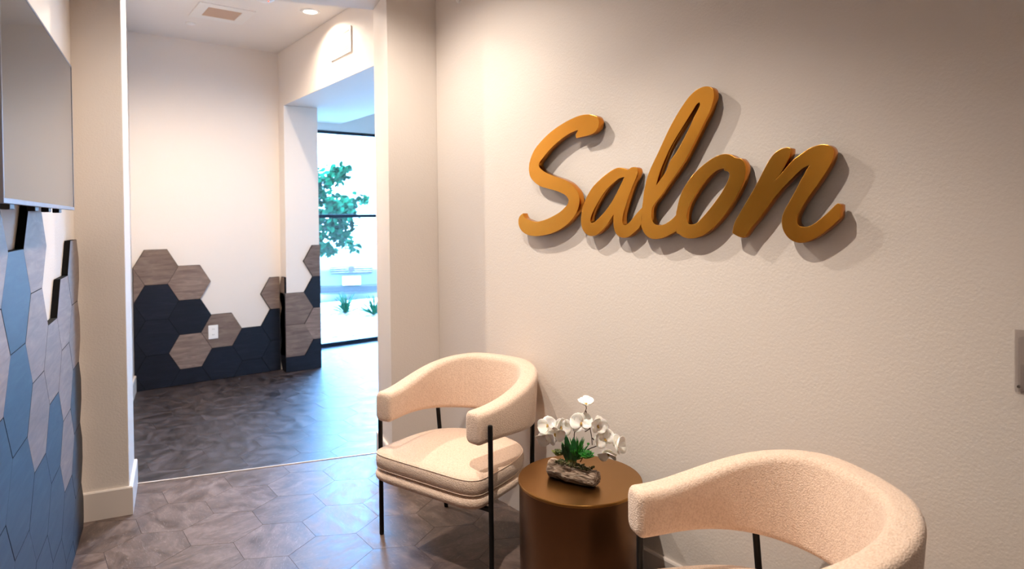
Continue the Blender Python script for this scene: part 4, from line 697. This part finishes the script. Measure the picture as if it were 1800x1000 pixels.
def armchair(label):
    t = empty('armchair', (0, 0, 0), 0, label, 'armchair')
    obj('backrest', build_band(), M['boucle'], t, smooth=True)
    bm = bmesh.new()
    loft(bm, [(-.022, .350), (-.006, .353), (.003, .364), (.006, .383), (.005, .404), (.000, .418), (-.010, .427)], crown=.028)
    cu = obj('seat_cushion', bm, M['boucle'], t, smooth=True)
    for g, z in ((.0005, .4185), (.001, .3565)):
        bm = bmesh.new(); pts = [Vector((x, y, z)) for x, y in seat_outline(g)]; pts.append(pts[0]); add_tube(bm, pts, .0022, 8)
        obj('piping', bm, M['boucle'], cu, smooth=True)
    bm = bmesh.new()
    loft(bm, [(-.03, .294), (-.008, .297), (.006, .308), (.009, .324), (.003, .339), (-.012, .346)], crown=0)
    obj('seat_base', bm, M['boucle'], t, smooth=True)
    for s_ in (-1, 1):
        bm = bmesh.new(); add_cyl(bm, (s_ * .329, 0, .004), (s_ * .329, 0, .632), .0105, n=18); add_lathe(bm, [(0, .6319), (.0105, .632), (.009, .638), (0, .641)], 18, s_ * .329, 0)
        lg = obj('leg', bm, M['black'], t, smooth=True, angle=40)
        obj('foot_cap', cyl((s_ * .329, 0, 0), (s_ * .329, 0, .006), .0095, n=16), M['rubber'], lg)
        bm = bmesh.new(); add_cyl(bm, (s_ * .267, .39, .004), (s_ * .297, .362, .58), .0105, n=18)
        lg = obj('leg', bm, M['black'], t, smooth=True, angle=40)
        obj('foot_cap', cyl((s_ * .267, .39, 0), (s_ * .267, .39, .006), .0095, n=16), M['rubber'], lg)
    bm = bmesh.new()
    add_box(bm, -.329, .329, -.008, .008, .277, .2935, bev=.002); add_box(bm, -.275, .275, .368, .384, .277, .2935, bev=.002)
    for s_ in (-1, 1): add_box(bm, s_ * .2 - .01, s_ * .2 + .01, 0, .37, .278, .2925, bev=.002)
    obj('frame_rail', bm, M['black'], t)
    return t
def place(t, loc, beta):
    """beta: direction of the chair's back from +X, degrees; local +y -> back, local +x -> chair's own left/right"""
    b_ = math.radians(beta); t.location = loc; t.rotation_euler = (0, 0, b_ - PI / 2)
chair = armchair('cream boucle armchair left of the bronze drum table, whole seat in view')
A = math.radians(18)
fl_ = Vector((1.341, 2.758, 0)); side = Vector((math.sin(A), -math.cos(A), 0))
place(chair, (1.4385, 2.4493, 0), 16.6)
c2 = copy_tree(chair); c2['label'] = 'cream boucle armchair right of the drum table, cut off by the bottom edge'
BB = -30
A = math.radians(BB); side = Vector((math.sin(A), -math.cos(A), 0))
place(c2, (1.3377, 1.0084, 0), -28.1)

# ------------------------------------------------------------------ drum table
TC = (1.735, 1.815)
t = empty('drum_table', (TC[0], TC[1], 0), 0, 'round bronze drum side table with a brass top between the armchairs', 'side table')
r = .243
bm = bmesh.new(); add_lathe(bm, [(r - .012, .001), (r - .008, .001), (r - .004, .006), (r - .004, .4555), (r - .012, .4555)], 96); obj('drum_body', bm, M['tableside'], t, smooth=True, angle=40)
bm = bmesh.new(); add_lathe(bm, [(0, .456), (r - .003, .456), (r, .459), (r, .467), (r - .002, .470), (0, .470)], 96); obj('tabletop', bm, M['tabletop'], t, smooth=True, angle=30)

# ------------------------------------------------------------------ orchid in a driftwood log
mt, nt, b = newmat('driftwood'); M['log'] = mt
no, bp = bumped(mt, nt, b, 30, .8, .006, 7, 'Generated')
tc = N(nt, 'ShaderNodeTexCoord'); mp = N(nt, 'ShaderNodeMapping'); mp.inputs['Scale'].default_value = (18, 90, 90); nt.links.new(tc.outputs['Object'], mp.inputs[0])
n2 = N(nt, 'ShaderNodeTexNoise'); n2.inputs['Scale'].default_value = 1; n2.inputs['Detail'].default_value = 6; n2.inputs['Distortion'].default_value = 1.5; nt.links.new(mp.outputs[0], n2.inputs['Vector'])
r_ = ramp(nt, n2.outputs[0], [(.32, srgb(92, 68, 52)), (.5, srgb(158, 134, 114)), (.68, srgb(206, 186, 166))]); nt.links.new(r_.outputs[0], b.inputs['Base Color']); b.inputs['Roughness'].default_value = .85
nt.links.new(n2.outputs[0], bp.inputs['Height'])
def leafmat(name, c0, c1, rough=.45, trans=.0):
    mt, nt, b = newmat(name); no, bp = bumped(mt, nt, b, 45, .2, .001)
    r_ = ramp(nt, no.outputs[0], [(.35, c0), (.65, c1)]); nt.links.new(r_.outputs[0], b.inputs['Base Color']); b.inputs['Roughness'].default_value = rough
    b.inputs['Subsurface Weight'].default_value = trans; b.inputs['Subsurface Radius'].default_value = (.01, .008, .006)
    return mt
M['leafdark'] = leafmat('dark green leaf', srgb(14, 52, 24), srgb(26, 84, 36))
M['leafgreen'] = leafmat('bright green succulent', srgb(22, 96, 30), srgb(60, 150, 52))
M['leafyel'] = leafmat('olive succulent', srgb(34, 70, 26), srgb(128, 132, 62))
M['petal'] = leafmat('white orchid petal', srgb(250, 246, 236), srgb(255, 253, 248), .6, .3)
M['stem'] = simple('brown orchid stem', srgb(66, 40, 26), .6)
M['centre'] = simple('orchid lip', srgb(196, 160, 84), .6)
M['moss'] = leafmat('moss', srgb(40, 50, 22), srgb(88, 84, 44), .95)

LG0, LG1 = Vector((1.664, 1.898, .47)), Vector((1.722, 1.716, .47))
LC = (LG0 + LG1) / 2; ang = math.atan2((LG1 - LG0).y, (LG1 - LG0).x)
t = empty('orchid_planter', LC, ang, 'white artificial orchid and succulents in a driftwood log on the drum table', 'potted plant')
TI = (Matrix.Translation(LC) @ Matrix.Rotation(ang, 4, 'Z')).inverted()
def to_local(p): return TI @ p
bm = bmesh.new(); rings = []; NL, NR = 34, 40
for i in range(NL + 1):
    u = i / NL; x = -.104 + .208 * u
    endf = min(1, (min(u, 1 - u) / .045)) ** .5 if min(u, 1 - u) < .045 else 1
    rr = (.040 - .004 * math.sin(u * 9)) * (.80 + .2 * endf) - .004 * u
    ring = []
    for k in range(NR):
        a = 2 * PI * k / NR
        nz = noise.noise(Vector((u * 3, math.cos(a) * 1.3, math.sin(a) * 1.3))) * .009 + noise.noise(Vector((u * 6, math.cos(a) * 5, math.sin(a) * 5))) * .0045
        ry = rr * 1.05 + nz; rz = rr * .9 + nz
        y, z = math.cos(a) * ry, math.sin(a) * rz + .036 - .006 * u
        z = max(z, .0006)
        knot = math.exp(-(((u - .42) / .09) ** 2 + ((a - PI * 1.22) / .35) ** 2)); y += math.cos(a) * .007 * knot; z += max(0, math.sin(a)) * .007 * knot
        # hollow in the top
        if .12 < u < .88 and math.sin(a) > .72: z -= .010
        ring.append(bm.verts.new((x + (noise.noise(Vector((a, u * 2, 3))) * .006 if endf < 1 else 0), y, z)))
    rings.append(ring)
for A_, B_ in zip(rings, rings[1:]):
    for k in range(NR): bm.faces.new((A_[k], A_[(k + 1) % NR], B_[(k + 1) % NR], B_[k]))
for rg in (rings[0], rings[-1]):
    c_ = sum((v.co for v in rg), Vector()) / NR; cv = bm.verts.new(c_)
    for k in range(NR): bm.faces.new((rg[k], rg[(k + 1) % NR], cv))
obj('log', bm, M['log'], t, smooth=True, angle=60)
bm = bmesh.new()
for i in range(160):
    x = random.uniform(-.075, .078); y = random.uniform(-.022, .022); s_ = random.uniform(.003, .006)
    bmesh.ops.create_icosphere(bm, subdivisions=1, radius=s_, matrix=Matrix.Translation((x, y, .066 - .05 * abs(x) * .2 + random.uniform(-.003, .003))) @ Matrix.Diagonal((1, 1, .6, 1)))
tag(obj('moss', bm, M['moss'], t), kind='stuff')

def add_leaf(bm, base, dirv, upv, L, w, curl=.3, cup=.2, n=6, tip=1.0, thick=0):
    """leaf / petal blade: quad strip with rounded outline, curling along its length"""
    d = Vector(dirv).normalized(); s = d.cross(Vector(upv)).normalized(); u = s.cross(d).normalized(); base = Vector(base)
    rows = []; p = base.copy(); dd = d.copy()
    for i in range(n + 1):
        f = i / n
        ww = w * (math.sin(PI * min(1, f * .93 + .07) ** (.75 if tip < 1 else 1)) ** .62) * (1 if i < n else .15) + w * .06
        uu = s.cross(dd).normalized()
        row = [p - s * ww + uu * cup * ww, p - s * ww * .5 + uu * cup * ww * .25, p.copy(), p + s * ww * .5 + uu * cup * ww * .25, p + s * ww + uu * cup * ww]
        rows.append([bm.verts.new(q) for q in row])
        dd = (Matrix.Rotation(-curl / n, 3, s) @ dd).normalized() if False else (dd + uu * (-curl / n)).normalized()
        p = p + dd * (L / n)
    for A_, B_ in zip(rows, rows[1:]):
        for k in range(4): bm.faces.new((A_[k], A_[k + 1], B_[k + 1], B_[k]))
def solid(o, th):
    md = o.modifiers.new('thickness', 'SOLIDIFY'); md.thickness = th; md.offset = 0
    return o
def rosette(c, n, L, w, mat, name, spread=1.0, seed=1, cup=.5):
    rnd = random.Random(seed); bm = bmesh.new()
    for i in range(n):
        a = i * 2.399; f = i / n; el = (1 - f) * .25 + f * 1.25
        d = Vector((math.cos(a) * math.cos(el) * spread, math.sin(a) * math.cos(el) * spread, math.sin(el)))
        add_leaf(bm, Vector(c) + d * .003, d, (0, 0, 1), L * (1 - .45 * f) * rnd.uniform(.85, 1.1), w * (1 - .3 * f), -.35, cup, 5)
    return solid(obj(name, bm, mat, t, smooth=True), .0022)
def loc_at(px, py, d=2.47): return to_local(at(px, py, d))
def ground_pt(px, py): return loc_at(px, py)
rosette(loc_at(981, 801, 2.455), 30, .030, .0085, M['leafyel'], 'succulent', seed=2)
rosette(loc_at(1030, 806, 2.42), 34, .040, .0115, M['leafgreen'], 'succulent', seed=4)
# spiky succulent
bm = bmesh.new(); c_ = loc_at(1014, 808, 2.46)
for i in range(60):
    a = random.uniform(0, 2 * PI); el = random.uniform(.35, 1.45)
    d = Vector((math.cos(a) * math.cos(el), math.sin(a) * math.cos(el), math.sin(el)))
    add_leaf(bm, c_ + d * .003, d, (0, 0, 1) if el < 1.3 else (1, 0, 0), random.uniform(.055, .088), .0032, -.15, .5, 5)
solid(obj('spiky_plant', bm, M['leafgreen'], t, smooth=True), .0015)
for px, py, dx, dz, L, w in ((1004, 812, -.22, 1, .105, .0115), (1010, 814, -.05, 1, .098, .0125), (998, 812, -.3, .9, .075, .008)):
    bm = bmesh.new(); dirv = (TI.to_3x3() @ (RT * dx + UP * dz)); nrm = TI.to_3x3() @ (-fw + RT * -.35)
    add_leaf(bm, loc_at(px, py, 2.435), dirv, nrm, L, w, .12, .35, 8); solid(obj('orchid_leaf', bm, M['leafdark'], t, smooth=True), .002)
# stems (photo pixels, depth)
stems = [[(1010, 815, 2.47), (1004, 790, 2.47), (996, 770, 2.47), (988, 762, 2.46), (976, 756, 2.46)],
         [(1012, 815, 2.47), (1010, 780, 2.47), (1010, 760, 2.47), (1018, 742, 2.46), (1030, 720, 2.45), (1029, 712, 2.45)],
         [(1030, 722, 2.45), (1034, 738, 2.45), (1037, 752, 2.45), (1040, 768, 2.45), (1041, 782, 2.45)],
         [(1020, 812, 2.46), (1032, 792, 2.45), (1046, 785, 2.44), (1060, 780, 2.44), (1072, 778, 2.44)],
         [(1041, 770, 2.45), (1046, 775, 2.45), (1051, 780, 2.45)], [(1038, 752, 2.45), (1033, 756, 2.45), (1028, 759, 2.45)], [(996, 772, 2.47), (988, 771, 2.47), (983, 773, 2.47)]]
for sp in stems:
    bm = bmesh.new(); add_tube(bm, catmull([loc_at(*q) for q in sp], 5), .0021, 8, .75); obj('stem', bm, M['stem'], t, smooth=True)
for px, py, s_ in ((1051, 780, .0078), (1034, 780, .0055)):
    bm = bmesh.new(); bmesh.ops.create_icosphere(bm, subdivisions=3, radius=s_, matrix=Matrix.Translation(loc_at(px, py, 2.44)) @ Matrix.Diagonal((1, 1, .85, 1))); obj('bud', bm, M['leafgreen'], t, smooth=True)
# blossoms: centre pixel, depth, facing (right, up, towards camera), size
prnd = random.Random(21)
def blossom(px, py, d, face, size, roll=0, closed=0.0):
    c_ = loc_at(px, py, d); R3 = TI.to_3x3()
    nf = (R3 @ (RT * face[0] + UP * face[1] - fw * face[2])).normalized()
    a = nf.orthogonal().normalized() if abs(nf.z) > .95 else Vector((0, 0, 1)).cross(nf).normalized()
    b2 = nf.cross(a).normalized()
    a, b2 = a * math.cos(roll) + b2 * math.sin(roll), b2 * math.cos(roll) - a * math.sin(roll)
    bm = bmesh.new()
    size *= 1.16
    for ang_, L, w in ((90, .9, .46), (210, .85, .42), (330, .85, .42)):
        ang_ += prnd.uniform(-14, 14); dv = a * math.cos(math.radians(ang_)) + b2 * math.sin(math.radians(ang_)) + nf * (closed + prnd.uniform(-.15, .35))
        add_leaf(bm, c_ - nf * .001, dv, nf, size * L * prnd.uniform(.9, 1.1), size * w, prnd.uniform(-.2, .9) - closed, prnd.uniform(.05, .5), 7)
    for ang_, L, w in ((12, 1.0, .62), (168, 1.0, .62)):
        ang_ += prnd.uniform(-16, 16); dv = a * math.cos(math.radians(ang_)) + b2 * math.sin(math.radians(ang_)) + nf * (closed + prnd.uniform(0, .5))
        add_leaf(bm, c_ + nf * .001, dv, nf, size * L, size * w, prnd.uniform(-.1, .9) - closed, prnd.uniform(.1, .55), 7)
    o = solid(obj('blossom', bm, M['petal'], t, smooth=True), .0009)
    bm = bmesh.new()
    for k in (-1, 0, 1):
        dv = nf * .8 - b2 * .5 + a * k * .6; add_leaf(bm, c_ + nf * .002, dv, nf - b2, size * .26, size * .07, -.5, .6, 5)
    bmesh.ops.create_icosphere(bm, subdivisions=2, radius=size * .08, matrix=Matrix.Translation(c_ + nf * size * .1))
    solid(obj('blossom_centre', bm, M['centre'], o, smooth=True), .0007)
for a_ in ((1029, 711, 2.45, (.15, .95, .25), .034, .5, .25), (963, 747, 2.45, (-.5, .1, .8), .036, .2, .2), (985, 751, 2.47, (.55, .2, .75), .040, -.2, .25),
           (962, 769, 2.43, (-.4, -.5, .75), .040, .4, .15), (975, 762, 2.42, (.1, -.3, .95), .036, 0, .1), (1022, 744, 2.44, (-.3, .35, .85), .040, .15, .15),
           (1050, 748, 2.43, (.45, .0, .85), .038, -.1, .3), (1063, 772, 2.43, (.1, .2, .95), .038, .5, .1), (1082, 783, 2.43, (.65, .15, .7), .042, 0, .35),
           (1069, 796, 2.42, (-.1, -.6, .8), .036, .3, .15)):
    blossom(*a_)

# ------------------------------------------------------------------ outside
M['asphalt'] = simple('pale concrete lot', srgb(196, 194, 190), .9)
M['kerb'] = simple('concrete kerb', srgb(224, 222, 216), .85)
mt, nt, b = newmat('gravel bed'); M['gravel'] = mt
no, bp = bumped(mt, nt, b, 18, .9, .02, 6)
r_ = ramp(nt, no.outputs[0], [(.35, srgb(70, 66, 60)), (.6, srgb(150, 145, 136))]); nt.links.new(r_.outputs[0], b.inputs['Base Color']); b.inputs['Roughness'].default_value = .95
M['stucco'] = wall_paint('pale stucco', srgb(228, 226, 220), .3)
M['carpaint'] = simple('silver car paint', srgb(90, 94, 100), .3, .4)
M['carglass'] = simple('dark car glass', srgb(30, 34, 38), .08)
M['cargrille'] = simple('black grille plastic', srgb(16, 17, 19), .5)
M['chrome'] = simple('chrome', srgb(220, 222, 226), .08, 1)
M['lamp'] = simple('headlamp glass and sky glare windscreen', srgb(214, 220, 226), .1)
M['plate'] = simple('licence plate', srgb(236, 236, 230), .5)
M['treeleaf'] = leafmat('tree leaf', srgb(0, 58, 34), srgb(0, 76, 42), .9)
M['treeleaf'].node_tree.nodes['Principled BSDF'].inputs['Specular IOR Level'].default_value = .1
M['bark'] = simple('bark', srgb(84, 70, 60), .9)

struct('ground', box(-14, 30, 7.34, 40, -.2, -.062), M['asphalt'])
struct('ground_gravel', box(-6, 12, 7.335, 10.0, -.12, -.03), M['gravel'])
struct('trim_kerb', box(-6, 12, 10.0, 10.40, -.12, .09, bev=.012), M['kerb'])
# building across the lot
t = empty('building', (18, 26, -.062), math.radians(-32), 'pale building across the car park seen through the tall window', 'building')
obj('wall', box(-14, 14, 0, .5, 0, 5.4), M['stucco'], t)
obj('parapet', box(-14.1, 14.1, -.15, .6, 5.3, 5.6, bev=.03), M['kerb'], t)
for k in range(6):
    x = -11 + k * 4.2
    f = obj('window', box(x, x + 1.0, -.06, .02, 3.9, 4.8, bev=.02), M['kerb'], t); obj('pane', box(x + .08, x + .92, -.08, -.055, 3.98, 4.72), M['chrome'], f)
obj('awning', prism([(-6, -1.4), (2, -1.4), (2, 0), (-6, 0)], 2.8, 2.95, bev=.02), M['kerb'], t)

# parked car, nose towards the window
q = at(618, 495, 11.2); cpos = Vector((q.x, q.y, -.062)); hd = math.atan2(-q.y, -q.x)
car = empty('parked_car', cpos, hd - PI / 2 + PI, 'silver car parked nose first outside the tall window', 'car')
# local: nose at y=0 pointing -y, body towards +y
S_ = [  # y, half width, bottom, shoulder z, top z, top half width
    (0.00, .62, .32, .55, .62, .50), (.06, .80, .24, .62, .74, .66), (.25, .89, .20, .74, .86, .72), (.70, .92, .20, .86, .97, .74), (1.15, .93, .20, .92, 1.03, .74),
    (1.45, .93, .20, .94, 1.22, .70), (1.95, .93, .20, .95, 1.50, .62), (2.4, .93, .20, .96, 1.58, .61), (3.2, .93, .20, .97, 1.57, .60), (3.8, .92, .22, .98, 1.48, .58), (4.2, .88, .26, .96, 1.18, .60), (4.4, .78, .36, .86, .98, .56)]
bm = bmesh.new(); rings = []
for y, hw, zb, zs, zt, tw in S_:
    half = [(0, zb), (hw * .8, zb), (hw * .98, zb + .12), (hw, (zb + zs) / 2), (hw * .98, zs), (tw + .04, zs + (zt - zs) * .75), (tw * .85, zt), (0, zt + .02)]
    pts = half + [(-x, z) for x, z in half[-2:0:-1]]
    rings.append([bm.verts.new((x, y, z)) for x, z in pts])
n = len(rings[0])
for A_, B_ in zip(rings, rings[1:]):
    for k in range(n): bm.faces.new((A_[k], A_[(k + 1) % n], B_[(k + 1) % n], B_[k]))
bm.faces.new(rings[0]); bm.faces.new(rings[-1])
o = obj('body', bm, M['carpaint'], car, smooth=True); md = o.modifiers.new('s', 'SUBSURF'); md.levels = 2; md.render_levels = 2
bm = bmesh.new(); vs_ = [bm.verts.new(p_) for p_ in ((-.70, 1.20, 1.05), (.70, 1.20, 1.05), (.58, 1.88, 1.50), (-.58, 1.88, 1.50))]; bm.faces.new(vs_); bmesh.ops.translate(bm, verts=bm.verts, vec=(0, -.03, .03)); solid(obj('windscreen', bm, M['lamp'], car), .02)  # pale windscreen colour stands in for bright sky reflected in dark glass
bm = bmesh.new(); add_box(bm, -.36, .36, -.02, .05, .60, .72, bev=.02)
g = obj('grille', bm, M['cargrille'], car); bm = bmesh.new()
for z in (.625, .66, .695): add_box(bm, -.35, .35, -.03, -.015, z - .006, z + .006, bev=.002)
obj('grille_bar', bm, M['chrome'], g)
bm = bmesh.new(); add_box(bm, -.62, .62, -.015, .05, .27, .40, bev=.03); obj('lower_intake', bm, M['cargrille'], car)
bm = bmesh.new(); add_cyl(bm, (0, -.045, .68), (0, -.03, .68), .055, n=24); obj('emblem', bm, M['chrome'], car)
for s_ in (-1, 1):
    bm = bmesh.new(); bmesh.ops.create_uvsphere(bm, u_segments=20, v_segments=12, radius=1, matrix=Matrix.Translation((s_ * .62, .10, .70)) @ Matrix.Rotation(s_ * -.45, 4, 'Z') @ Matrix.Diagonal((.19, .06, .075, 1)))
    h_ = obj('headlight', bm, M['lamp'], car, smooth=True)
    bm = bmesh.new(); bmesh.ops.create_uvsphere(bm, u_segments=16, v_segments=10, radius=1, matrix=Matrix.Translation((s_ * 1.0, 1.35, 1.02)) @ Matrix.Diagonal((.11, .07, .075, 1))); obj('wing_mirror', bm, M['carpaint'], car, smooth=True)
pl_ = obj('licence_plate', box(-.155, .155, -.045, -.03, .40, .555, bev=.004), M['plate'], car)
for s_ in (-1, 1):
    for y in (.85, 3.5):
        bm = bmesh.new(); add_cyl(bm, (s_ * .74, y, .33), (s_ * .93, y, .33), .33, n=36); bmesh.ops.bevel(bm, geom=bm.edges[:], offset=.02, segments=2, affect='EDGES')
        w_ = obj('wheel', bm, M['rubber'], car, smooth=True, angle=40); obj('rim', cyl((s_ * .925, y, .33), (s_ * .94, y, .33), .2, n=24), M['chrome'], w_)

# tree whose branches reach across the upper glass
trk = at(480, 380, 9.3); tb = Vector((trk.x, trk.y, -.03))
t = empty('tree', tb, 0, 'leafy green tree outside, branches reaching across the tall window', 'tree')
def tl(px, py, d): return at(px, py, d) - tb
bm = bmesh.new(); add_tube(bm, catmull([(0, 0, 0), (.03, 0, .8), (-.02, .03, 1.5), (.05, 0, 2.2), (.0, .02, 3.2)], 5), .07, 12, .4); obj('trunk', bm, M['bark'], t, smooth=True)
ends = [[(482, 420), (530, 400), (575, 402), (600, 415), (622, 436)], [(482, 400), (535, 380), (580, 372), (612, 362), (638, 348)], [(482, 380), (530, 350), (570, 320), (590, 305), (604, 297)],
        [(484, 430), (530, 425), (565, 430), (580, 438)], [(482, 390), (540, 370), (590, 385), (615, 394)], [(482, 350), (530, 320), (562, 305)], [(482, 400), (545, 345), (575, 352), (600, 365), (618, 372)],
        [(482, 330), (460, 290), (440, 260)], [(482, 340), (500, 280), (520, 240)], [(482, 360), (430, 330), (400, 320)], [(482, 400), (430, 390), (390, 400)], [(482, 420), (445, 430), (410, 450)]]
br = bmesh.new(); lf = bmesh.new(); rnd = random.Random(8)
for e in ends:
    path = catmull([tl(px, py, 9.3 + rnd.uniform(-.15, .15) * i) for i, (px, py) in enumerate(e)], 5)
    add_tube(br, path, .018, 6, .25)
    for i, p_ in enumerate(path):
        f = i / len(path)
        if f < .25: continue
        dens = 22 if f < .8 else 12
        for _ in range(dens):
            sp = .10 * (1.3 - f)
            c_ = p_ + Vector((rnd.gauss(0, sp), rnd.gauss(0, sp * 1.3), rnd.gauss(0, sp)))
            d = Vector((rnd.uniform(-1, 1), rnd.uniform(-1, 1), rnd.uniform(-.9, .4))); u_ = Vector((rnd.uniform(-1, 1), rnd.uniform(-1, 1), 1))
            if d.cross(u_).length < .1: continue
            add_leaf(lf, c_, d, u_, rnd.uniform(.07, .11), rnd.uniform(.026, .04), .3, .2, 3)
obj('branch', br, M['bark'], t, smooth=True)
tag(obj('foliage', lf, M['treeleaf'], t, smooth=True), kind='stuff')

def yucca(px, py, h_, label, seed):
    rnd = random.Random(seed); q = at(px, py, 9.6); k = (H + .03) / (H - q.z); base = CAM + (q - CAM) * k
    # keep the plant in the gravel bed
    bm = bmesh.new()
    for i in range(46):
        a = rnd.uniform(0, 2 * PI); el = rnd.uniform(.45, 1.5)
        d = Vector((math.cos(a) * math.cos(el), math.sin(a) * math.cos(el), math.sin(el)))
        add_leaf(bm, d * .02, d, (0, 0, 1) if el < 1.3 else (1, 0, 0), h_ * rnd.uniform(.7, 1.1), .012, .35, .4, 6)
    t = empty('yucca', base, 0, label, 'plant')
    solid(obj('leaf_rosette', bm, M['treeleaf'], t, smooth=True), .003)
    obj('stump', cyl((0, 0, -.01), (0, 0, .05), .03, .02, 12), M['bark'], t)
yucca(607, 551, .34, 'spiky yucca in the gravel below the car licence plate', 1)
yucca(657, 554, .30, 'spiky yucca in the gravel at the right edge of the window', 2)

# ------------------------------------------------------------------ daylight
w = bpy.data.worlds.new('sky'); bpy.context.scene.world = w; w.use_nodes = True
bg = w.node_tree.nodes['Background']; bg.inputs[0].default_value = (.20, .49, 1.0, 1); bg.inputs[1].default_value = 54.0
sd = bpy.data.lights.new('sun', 'SUN'); sd.energy = 9; sd.angle = .01; sd.color = (.8, .92, 1)
so = bpy.data.objects.new('sun', sd); C.objects.link(so); so.rotation_euler = (math.radians(38), math.radians(14), 0)
for nm, loc, rot, sx, sy in (('portal_1', (3.68, 7.345, 1.27), (-PI / 2, 0, 0), 2.5, 2.5),):
    ld = bpy.data.lights.new(nm, 'AREA'); ld.shape = 'RECTANGLE'; ld.size = sx; ld.size_y = sy; ld.cycles.is_portal = True
    lo = bpy.data.objects.new(nm, ld); C.objects.link(lo); lo.location = loc; lo.rotation_euler = rot
cy = bpy.context.scene.cycles
cy.max_bounces = 10; cy.diffuse_bounces = 6; cy.glossy_bounces = 4; cy.transmission_bounces = 8; cy.transparent_max_bounces = 12
cy.sample_clamp_indirect = 6; cy.use_denoising = True; cy.caustics_reflective = False; cy.caustics_refractive = False
